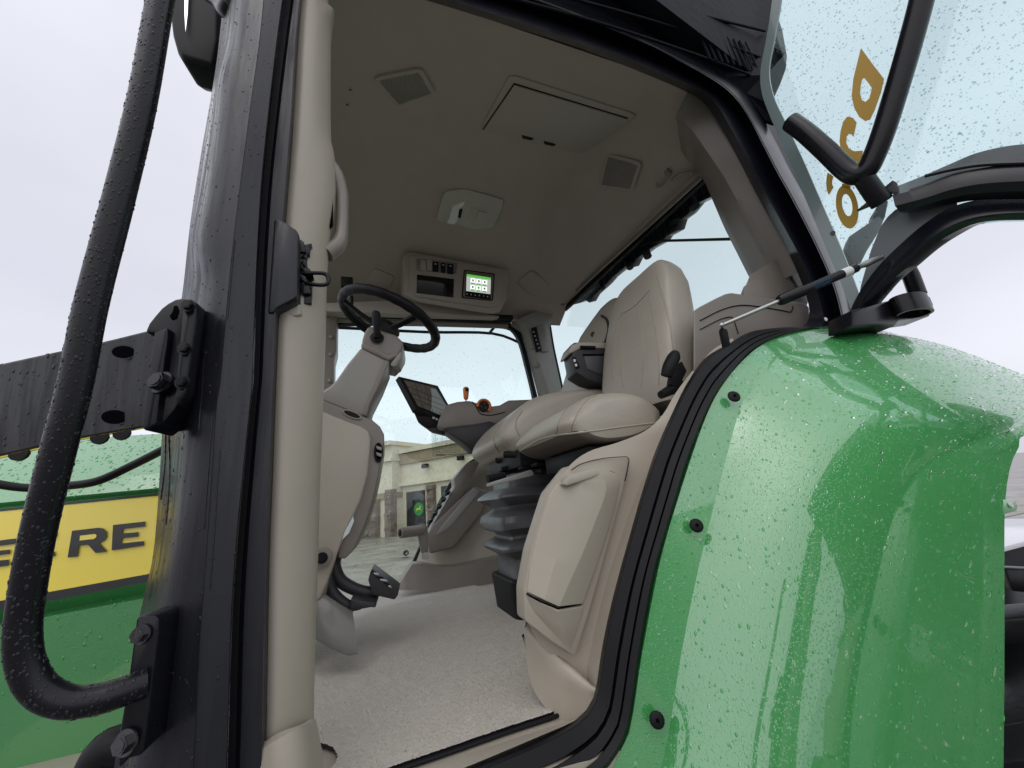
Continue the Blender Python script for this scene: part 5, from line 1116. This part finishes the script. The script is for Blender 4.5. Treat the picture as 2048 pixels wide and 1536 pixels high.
tube('panel_groove', crv([(1143, 940), (1162, 928), (1200, 918), (1240, 914), (1257, 916), (1256, 934), (1250, 962)], .6935, 30), .0009, M_hole, sw_, n=6)
# storage door, bulging face
def PP(u, v, y): return Q(u, v, y - .017)
prism('storage_recess', [PP(u, v, .714) for u, v in rounded([(1140, 932), (1195, 918), (1258, 916), (1256, 934), (1240, 1000), (1180, 1215), (1150, 1312), (1100, 1280), (1050, 1240), (1048, 1180), (1062, 1100), (1098, 985)], .08, 3)], (0, .04, 0), M_beige, sw_, bevel=.004)
door_o = [(1146, 962), (1178, 940), (1205, 940), (1238, 966), (1226, 1030), (1196, 1120), (1168, 1206), (1156, 1216), (1114, 1216), (1084, 1204), (1053, 1183), (1060, 1127), (1083, 1042), (1100, 985), (1112, 966)]
Ld = rs([PP(*q, .712) for q in ((1150, 958), (1122, 964), (1110, 974), (1100, 990), (1083, 1042), (1068, 1095), (1060, 1130), (1054, 1184))], 30)
Rd = rs([PP(*q, .690) for q in ((1176, 944), (1198, 946), (1208, 956), (1212, 984), (1192, 1040), (1166, 1105), (1146, 1150), (1118, 1214))], 30)
Xd = rs([PP(*q, .708) for q in ((1196, 942), (1226, 944), (1239, 958), (1236, 985), (1222, 1042), (1200, 1110), (1186, 1152), (1166, 1208))], 30)
mid_ = [(a * .5 + b * .5) + V3(0, -.006, 0) for a, b in zip(Ld, Rd)]
v, f = loft_vf([[p + V3(0, .02, 0) for p in Ld], Ld, mid_, Rd, Xd, [p + V3(0, .02, 0) for p in Xd]]); f += [tuple(k * 30 for k in range(6)), tuple(k * 30 + 29 for k in range(6))]
mesh('storage_door', v, f, M_beige, sw_, sharp=16, bevel=.002, label='bulged storage door')
tube('door_gap', [p + V3(0, .004, 0) for p in Xd[3:]] + [PP(1116, 1217, .694), PP(1080, 1203, .705), PP(1053, 1187, .712)], .0014, M_hole, sw_, n=6)
prism('door_top_lip', [PP(u, v, .690) for u, v in ((1128, 968), (1138, 950), (1190, 936), (1203, 948), (1176, 958), (1134, 972))], (0, .02, 0), M_beige, sw_, bevel=.002)
La = rs([PP(*q, y) for q, y in (((1052, 1190), .714), ((1057, 1215), .716), ((1066, 1245), .722))], 14, False)
Ra = rs([PP(*q, y) for q, y in (((1115, 1221), .692), ((1130, 1262), .700), ((1144, 1308), .716))], 14, False)
Xa = rs([PP(*q, y) for q, y in (((1168, 1212), .710), ((1160, 1250), .714), ((1146, 1310), .720))], 14, False)
v, f = loft_vf([[p + V3(0, .02, 0) for p in La], La, Ra, Xa, [p + V3(0, .02, 0) for p in Xa]]); f += [tuple(k * 14 for k in range(5)), tuple(k * 14 + 13 for k in range(5))]
mesh('storage_lower', v, f, M_beige, sw_, sharp=16, bevel=.002)
# floor lip running to the sill
la = crv([(1056, 1252), (1070, 1262), (1090, 1285), (1114, 1308), (1150, 1338), (1182, 1368), (1196, 1378)], [.76, .755, .74, .725, .70, .675, .665], 30)
lb = crv([(1048, 1262), (1062, 1276), (1084, 1302), (1108, 1326), (1140, 1352), (1176, 1376), (1194, 1384)], [.755, .748, .735, .72, .695, .67, .66], 30)
lc = crv([(1050, 1282), (1066, 1322), (1090, 1354), (1118, 1384), (1144, 1400), (1170, 1412), (1186, 1400)], [.76, .75, .735, .715, .70, .68, .667], 30)
v, f = loft_vf(across([[p + V3(.02, 0.02, -.03) for p in la], la, lb, lc, [p + V3(-.0, 0, -.05) for p in lc]], 3)); mesh('floor_lip', v, f, M_beige, T, sharp=50)
# sill plate
si = crv([(1192, 1380), (1188, 1402), (1170, 1428), (1140, 1446), (1080, 1472), (1000, 1506), (930, 1535), (800, 1588), (600, 1668)], .650, 60)
so_ = crv([(1160, 1372), (1152, 1398), (1146, 1412), (1130, 1426), (1060, 1452), (980, 1482), (900, 1512), (780, 1556), (600, 1620)], [.70] * 9, 60)
so_ = [V3(p[0], p[1], FZ + .003) for p in so_]
v, f = loft_vf(across([si, [(a + b) / 2 + V3(0, 0, .0) for a, b in zip(si, so_)], so_], 3)); mesh('door_sill', v, f, M_beige, T, sharp=50, label='beige door sill')

# ------------------------------------------------------------------ open door with wet glass
DP = V3(1.175, .56, 0); DA = math.radians(-76); DD = V3(math.cos(DA), math.sin(DA), 0); DN = nrm(np.cross(DD, [0, 0, 1]))
if DN[0] > 0: DN = -DN
def G(u, v, off=0): return PL(u, v, DP + DN * off, DN)
door = empty('cab_door', DP + V3(0, 0, .4), None, None); door.parent = T; door.matrix_parent_inverse = MW['tractor'].inverted()
door['label'] = 'open cab door with rain-spotted tinted glass and black tube handle'
glpx = [(1560, -120), (1548, 0), (1536, 80), (1526, 140), (1530, 185), (1552, 245), (1585, 320), (1625, 415), (1660, 500), (1690, 570), (1708, 622), (1730, 640), (1800, 560), (1850, 500), (1920, 452), (2000, 443), (2200, 440), (2500, 460), (2500, -400), (1600, -400)]
P = [G(u, v) for u, v in glpx]
dg = prism('door_glass', P, DN * -.005, M_dglass, door, smooth=False)
# grey painted margin of the glass (left edge)
eA = crv([(1566, -120), (1551, 0), (1538, 80), (1527, 140), (1532, 190), (1554, 247), (1587, 322), (1627, 417), (1662, 502), (1690, 565), (1712, 620)], 1, 60)
def gl(px, off, n=60): return rs([G(u, v, off) for u, v in px], n)
eA = gl([(1556, -120), (1544, 0), (1532, 80), (1521, 140), (1524, 188), (1546, 247), (1579, 322), (1619, 417), (1654, 502), (1684, 572), (1704, 626)], .002)
eB = gl([(1578, -120), (1562, 0), (1548, 80), (1538, 138), (1546, 190), (1572, 247), (1607, 322), (1648, 417), (1682, 496), (1706, 556), (1722, 600)], .002)
M_edge = mat('glass_edge', (0.17, 0.22, 0.22), .15, coat=.5)
band('glass_edge', eA, eB, DN * -.008, M_edge, door, sharp=40)
# lower grey frit panel and black sweeping frame
prism('grey_glass_margin', [G(u, v, .003) for u, v in ((1712, 625), (1722, 570), (1742, 500), (1762, 452), (1775, 434), (1790, 420), (1805, 412), (1850, 405), (1914, 404), (1914, 420), (1880, 440), (1840, 470), (1800, 512), (1760, 560), (1725, 612))], DN * -.004, M_frit, door, smooth=False, label='grey opaque margin at the bottom of the door glass')
d0 = gl([(1700, 640), (1722, 596), (1760, 545), (1800, 505), (1850, 462), (1900, 430), (1960, 412), (2050, 405), (2200, 410), (2400, 430)], .02)
d1 = gl([(1704, 642), (1730, 600), (1768, 555), (1808, 520), (1855, 480), (1905, 450), (1962, 432), (2050, 425), (2200, 430), (2400, 450)], .034)
d2 = gl([(1712, 645), (1740, 606), (1778, 566), (1818, 532), (1862, 494), (1910, 464), (1965, 444), (2050, 440), (2200, 444), (2400, 462)], .02)
d3 = gl([(1735, 640), (1762, 606), (1800, 562), (1838, 530), (1880, 495), (1925, 466), (1970, 446), (2050, 441), (2200, 446), (2400, 464)], -.02)
v, f = loft_vf(across([d0, d1, d2], 3) + [d3, [p - DN * .01 + V3(0, 0, .02) for p in d0]], cu=True); mesh('door_lower_frame', v, f, M_frame, door, sharp=35, label='black curved bottom frame of the door')
# thick pressed member above it
h0 = gl([(1795, 372), (1850, 350), (1900, 328), (1960, 304), (2050, 288), (2250, 280)], .01); h1 = gl([(1785, 392), (1850, 372), (1900, 352), (1960, 340), (2050, 328), (2250, 320)], .055)
h2 = gl([(1790, 412), (1850, 396), (1900, 380), (1960, 368), (2050, 362), (2250, 356)], .060); h3 = gl([(1800, 424), (1850, 410), (1900, 396), (1960, 386), (2050, 382), (2250, 378)], .050)
h4 = gl([(1808, 426), (1850, 420), (1900, 408), (1960, 400), (2050, 398), (2250, 396)], .02)
v, f = loft_vf(across([h0, h1], 4) + across([h2, h3], 3) + [h4], cu=True, capu=False); hm = mesh('door_armrest', v, f, M_frame, door, sharp=35, label='black moulded door pull member')
k = len(h0)
tube('member_bead', gl([(1850, 352), (1900, 340), (1960, 330), (2050, 326), (2250, 320)], .056, 20), [.004] * 20, M_frame, hm, n=8)
prism('member_end_plate', [G(u, v, .03) for u, v in ((1716, 424), (1788, 364), (1796, 368), (1800, 384), (1806, 420), (1796, 398), (1786, 388), (1740, 414))], DN * .012, M_frame, hm, bevel=.001)
# inside pull: black tube
hpth = [(1868, -120), (1848, -20), (1822, 80), (1796, 170), (1768, 260), (1748, 312), (1732, 342), (1712, 350), (1690, 338), (1650, 300), (1612, 266), (1582, 244)]
hO = [.075] * 9 + [.078, .08, .08]
hpts = [G(u, v, o) for (u, v), o in zip(hpth, hO)]
ht = tube('door_handle', hpts, [.0235] * 12, M_black, door, n=20, smoothpath=6, label='black tubular inner door handle')
ht2 = tube('handle_boss', [G(1728, 356, .07), G(1750, 388, .05), G(1764, 405, .035)], [.021, .0215, .022], M_black, door, n=18)
# gold letters seen in reverse
def gdecal(px, off=.0012, mt=M_gold, name='gold_letter'):
    return prism(name, [G(u, v, off) for u, v in px], DN * .0006, mt, dg, smooth=False)
Z3 = lambda P: [(1640 + x / 3.84, 80 + y / 3.84) for x, y in P]
def ring(outer, inner, name='gold_letter'):
    o = [G(u, v, .0012) for u, v in outer]; i = [G(u, v, .0012) for u, v in inner]; v, f = loft_vf([o, i], cv=True)
    n_ = len(v); v2 = [np.array(p) + DN * .0006 for p in v]; mesh(name, list(v) + v2, f + [tuple(a + n_ for a in g) for g in f], M_gold, dg, smooth=False)
def rsp(P, n): return [(q[0], q[1]) for q in rs([V3(x, y, 0) for x, y in P + [P[0]]], n + 1, False)[:-1]]
ell = lambda cx, cy, rx_, ry_, a0, n=36: [(cx + rx_ * math.cos(t) * math.cos(a0) - ry_ * math.sin(t) * math.sin(a0), cy + rx_ * math.cos(t) * math.sin(a0) + ry_ * math.sin(t) * math.cos(a0)) for t in np.linspace(0, 2 * math.pi, n, endpoint=False)]
ring(Z3(ell(209, 1282, 84, 168, -.16)), Z3(ell(209, 1268, 38, 86, -.18)))
oD = [(315, 62), (400, 180), (492, 298), (470, 400), (420, 540), (385, 612), (345, 622), (300, 590), (262, 520), (243, 430), (256, 300), (290, 160)]
iD = [(338, 290), (372, 330), (398, 370), (392, 400), (378, 450), (350, 476), (322, 462), (308, 410), (312, 360), (322, 310), (328, 300), (333, 294)]
ring(Z3(oD), Z3(iD))
gdecal(Z3([(282, 634), (258, 745), (240, 724), (220, 722), (204, 745), (202, 790), (222, 832), (262, 855), (322, 850), (330, 852), (318, 930), (294, 955), (250, 930), (200, 895), (162, 850), (150, 780), (158, 700), (178, 630), (205, 592), (225, 588), (255, 600)]))
gdecal(Z3([(60, 1018), (104, 1048), (94, 1080), (94, 1110), (104, 1132), (68, 1192), (52, 1150), (48, 1090), (52, 1045)]))
gdecal(Z3([(170, 1102), (232, 1108), (236, 1130), (228, 1150), (200, 1140), (168, 1130)]))
v_, f_ = cyl_vf(G(1665.5, 466, .0045), DN, .006, .0005, 16); mesh('glass_mark', v_, f_, M_print, dg)
# tail lamp / mirror silhouette behind the glass
P = [Q(u, v, .90) for u, v in ((1552, 20), (1566, 60), (1575, 110), (1573, 135), (1562, 165), (1545, 195), (1520, 215), (1500, 120), (1520, 0), (1540, -30))]
prism('work_lamp', P, (.06, .10, 0), M_dark, T, bevel=.01, seg=3, label='black work lamp behind the door glass')
# gas strut
g0_, g5_ = Q(1440, 652, .64), G(1764, 514, .02)
gp = lambda t: g0_ + (g5_ - g0_) * t
def tpx(u): # parameter for pixel column u
    lo, hi = 0, 1
    for _ in range(30):
        m_ = (lo + hi) / 2; p = gp(m_); c = p @ R; uu = 1024 + F * c[0] / c[2]
        if uu < u: lo = m_
        else: hi = m_
    return lo
gs = tube('gas_strut', [gp(tpx(1558)), gp(tpx(1562)), gp(tpx(1606)), gp(tpx(1608)), gp(tpx(1712))], [.011, .0135, .0135, .0108, .0108], M_black, T, n=18, label='black gas strut holding the door open')
tube('strut_rod', [gp(.01), gp(tpx(1560))], 0.0048, M_steel, gs, n=12)
v_, f_ = tube_vf([gp(tpx(1684)), gp(tpx(1700))], .0111, 20); mesh('strut_sticker', v_, f_, M_white, gs)
ce = tube('strut_clevis', [gp(tpx(1712)), gp(tpx(1722)), gp(tpx(1732)), gp(1)], [.009, .006, .0085, .006], M_steel, gs, n=10)
dome('strut_ball', gp(.0) - V3(0, .004, 0), (0, -1, 0), .007, .007, M_steel, gs)
tube('strut_stud', [Q(1442, 660, .645), Q(1446, 662, .645), Q(1452, 690, .65), (Q(1456, 712, .66))], [.006, .0095, .0095, .010], M_dark, T, n=14, label='black stud carrying the gas strut')
def text_on(name, s, origin, xdir, ydir, size, mt, parent):
    cu = bpy.data.curves.new(name, 'FONT'); cu.body = s; cu.size = size; cu.extrude = 0; cu.space_character = 1.15
    to = bpy.data.objects.new(name, cu); S.collection.objects.link(to); bpy.context.view_layer.update()
    me = bpy.data.meshes.new_from_object(to.evaluated_get(bpy.context.evaluated_depsgraph_get())); bpy.data.objects.remove(to)
    V = np.array([v.co[:] for v in me.vertices]); Fc = [tuple(p.vertices) for p in me.polygons]
    W_ = [np.array(origin) + nrm(xdir) * v[0] + nrm(ydir) * v[1] for v in V]
    return mesh(name, W_, Fc, mt, parent, smooth=False)
gx = nrm(g5_ - g0_); gm_ = gp(tpx(1622)); gview = nrm(-gm_); gview = nrm(gview - gx * np.dot(gview, gx)); gy = np.cross(gview, gx)
text_on('strut_lettering', 'STABILUS', gm_ + gview * .0112 + gy * .0012, gx, gy, .0085, M_blueink, gs)
text_on('strut_lettering', 'LIFT-O-MAT', gm_ + gview * .0108 - gy * .0075, gx, gy, .0075, M_blueink, gs)
# lamp bracket behind the door
lb_ = MB(); lb_.add(*tube_vf([Q(1805, 520, .50), Q(1822, 552, .50), Q(1836, 590, .50)], .018, 16)); lbo = lb_.build('lamp_stalk', M_black, T)
lc_ = Q(1822, 612, .48)
rowsL = [[lc_ + V3(math.cos(t) * .052, math.sin(t) * .03, dz) for t in np.linspace(0, 2 * math.pi, 30, endpoint=False)] for dz in (-.022, .022)]
ri = [[lc_ + V3(math.cos(t) * .045, math.sin(t) * .024, dz) for t in np.linspace(0, 2 * math.pi, 30, endpoint=False)] for dz in (.022, -.022)]
v, f = loft_vf(rowsL + ri, cu=True, cv=True); mesh('lamp_bracket_ring', v, f, M_black, T, sharp=40, label='black lamp bracket behind the door hinge')
prism('lamp_bracket_arm', [Q(u, v, .50) for u, v in ((1704, 620), (1780, 600), (1830, 590), (1860, 592), (1868, 610), (1860, 632), (1800, 640), (1790, 652), (1760, 648), (1705, 652))], (0.01, .06, 0), M_black, T, bevel=.004)
# far objects through the lower door glass
prism('tail_lamp', [Q(u, v, .75) for u, v in ((1690, 500), (1700, 470), (1722, 455), (1745, 440), (1750, 420), (1762, 400), (1778, 400), (1772, 430), (1760, 460), (1735, 500), (1715, 540))], (.05, .05, 0), M_dark, T, bevel=.008, label='black lamp cluster behind the wet door glass')

# ------------------------------------------------------------------ raindrops
def drops(name, o, count, rmin, rmax, mt, parent, cond=None, stretch=1.25, flat=.45, seg=7, closed=False, power=2.6, window=None):
    me = o.data; me.calc_loop_triangles(); V = np.array([v.co[:] for v in me.vertices]) + np.array(MW[o.name].translation)
    Tt = np.array([t.vertices[:] for t in me.loop_triangles]); A_, B_, C_ = V[Tt[:, 0]], V[Tt[:, 1]], V[Tt[:, 2]]
    Nn = np.cross(B_ - A_, C_ - A_); ar_ = np.linalg.norm(Nn, axis=1) / 2; ok = ar_ > 1e-12; Nn = Nn / np.maximum(np.linalg.norm(Nn, axis=1)[:, None], 1e-12)
    cen_ = (A_ + B_ + C_) / 3; face = np.einsum('ij,ij->i', Nn, -cen_); w = ar_ * ok
    cc_ = cen_ @ R; uu = 1024 + F * cc_[:, 0] / cc_[:, 2]; vv = 768 - F * cc_[:, 1] / cc_[:, 2]
    w = w * (cc_[:, 2] > 0) * (uu > -160) * (uu < 2200) * (vv > -160) * (vv < 1700)
    if cond is not None: w = w * cond(cen_, Nn, uu, vv)
    if w.sum() == 0: print('NO DROPS', name); return
    idx = rng.choice(len(w), count, p=w / w.sum()); r1, r2 = rng.random(count), rng.random(count); s = np.sqrt(r1)
    P = A_[idx] * (1 - s)[:, None] + B_[idx] * (s * (1 - r2))[:, None] + C_[idx] * (s * r2)[:, None]; N_ = Nn[idx]
    flip = np.einsum('ij,ij->i', N_, -P) < 0; N_[flip] *= -1
    down = np.array([0, 0, -1.0]) - N_ * (-N_[:, 2])[:, None]; dl = np.linalg.norm(down, axis=1); down[dl < .05] = np.array([1, 0, 0]) ; down /= np.linalg.norm(down, axis=1)[:, None]
    down = down - N_ * np.einsum('ij,ij->i', down, N_)[:, None]; down /= np.linalg.norm(down, axis=1)[:, None]
    side = np.cross(N_, down); rad = rmin + (rmax - rmin) * rng.random(count) ** power; st = 1 + (stretch - 1) * rng.random(count) * 1.6
    prof_ = [(1, 0), (.93, .45), (.62, .85)] if not closed else [(.62, -.5), (1, 0), (.93, .45), (.62, .85)]
    ts = np.linspace(0, 2 * math.pi, seg, endpoint=False); vs = []
    for (pr0, ph) in prof_:
        for t in ts:
            wob = 1 + .10 * np.sin(3 * t + rad * 9e4)
            vs.append(P + side * (rad * pr0 * math.cos(t) * wob)[:, None] + down * (rad * pr0 * math.sin(t) * st * wob)[:, None] + N_ * (rad * flat * ph)[:, None])
    vs.append(P + N_ * (rad * flat)[:, None])
    if closed: vs.append(P - N_ * (rad * flat * .8)[:, None])
    K = len(vs); arr = np.stack(vs, 1).reshape(-1, 3); fs = []; L = len(prof_)
    for l in range(L - 1):
        for j in range(seg): a, b = l * seg + j, l * seg + (j + 1) % seg; fs.append((a, b, b + seg)); fs.append((a, b + seg, a + seg))
    for j in range(seg): fs.append(((L - 1) * seg + j, (L - 1) * seg + (j + 1) % seg, L * seg))
    if closed:
        for j in range(seg): fs.append(((j + 1) % seg, j, L * seg + 1))
    fs = np.array(fs); allf = (fs[None] + (np.arange(count) * K)[:, None, None]).reshape(-1, 3)
    c = arr.mean(0); m_ = bpy.data.meshes.new(name); m_.vertices.add(len(arr)); m_.vertices.foreach_set('co', (arr - c).ravel())
    m_.loops.add(len(allf) * 3); m_.loops.foreach_set('vertex_index', allf.ravel().astype(np.int32)); m_.polygons.add(len(allf))
    m_.polygons.foreach_set('loop_start', np.arange(0, len(allf) * 3, 3, dtype=np.int32))
    m_.update(); m_.validate(); m_.polygons.foreach_set('use_smooth', [True] * len(m_.polygons)); m_.materials.append(mt)
    ob__ = bpy.data.objects.new(name, m_); link(ob__, parent, Matrix.Translation(Vector(c))); tag(ob__, kind='stuff'); return ob__
topside = lambda c, n, u, v: np.ones(len(u))
drops('raindrops', fender, 1300, .0008, .0024, M_water, fender, lambda c, n, u, v: (v > 640) * 1.0, stretch=1.5, power=2.6, flat=.32)
drops('raindrops', fender, 180, .0018, .0030, M_water, fender, lambda c, n, u, v: (v > 640) * 1.0, stretch=1.7, power=1.5, flat=.28, seg=10)
drops('raindrops', fender, 3600, .0008, .0024, M_gdrop, fender, lambda c, n, u, v: (v > 640) * 1.0, stretch=1.5, power=2.4, flat=.34)
drops('raindrops', fender, 12000, .0004, .0011, M_gdrop, fender, lambda c, n, u, v: np.where((v < 960) & (u > 1480), 1.0, .25), stretch=1.5, seg=6, flat=.38)
drops('raindrops', rail, 3600, .0004, .0014, M_bead, rail, None, stretch=1.6, flat=.5, power=2)
drops('raindrops', post, 2600, .0004, .0015, M_bead, post, lambda c, n, u, v: np.where(u > 300, 1.0, .5), stretch=1.7, flat=.5)
drops('raindrops', beam_o, 500, .0005, .0018, M_bead, beam_o, None, stretch=1.8, flat=.5)
drops('raindrops', hood_o, 5000, .0010, .0030, M_gdrop, hood_o, lambda c, n, u, v: (v > 820) * (v < 1480) * np.where(v < 985, 4.0, 1.0) * ((v < 985) | (v > 1180)), stretch=1.4, flat=.4)
drops('raindrops', swin, 3500, .0012, .0034, M_gdrops, swin, lambda c, n, u, v: np.where(v > 780, 3.0, 1.0), flat=.4, seg=6)
drops('raindrops', dg, 6500, .0006, .0026, M_gdrops, dg, lambda c, n, u, v: np.ones(len(u)), stretch=1.2, flat=.5, closed=True, power=3)

# water runs down the fender and the front post
def run(o, px, r, mt):
    P = trace(o, px, 40, .0002)
    if len(P) < 6: return
    tube('water_run', P, [r * (.55 + .45 * abs(math.sin(i * .9))) for i in range(len(P))], mt, o, n=6, kind='stuff')
for px in ([(332, 860), (330, 930), (322, 1000)], [(338, 856), (340, 940), (336, 1010), (332, 1050)], [(425, 830), (420, 900), (414, 980), (408, 1060)], [(470, 480), (462, 560), (455, 640)], [(410, 700), (404, 780), (398, 860)], [(440, 900), (434, 980), (428, 1080), (420, 1180)]):
    run(post, px, .0009, M_bead)
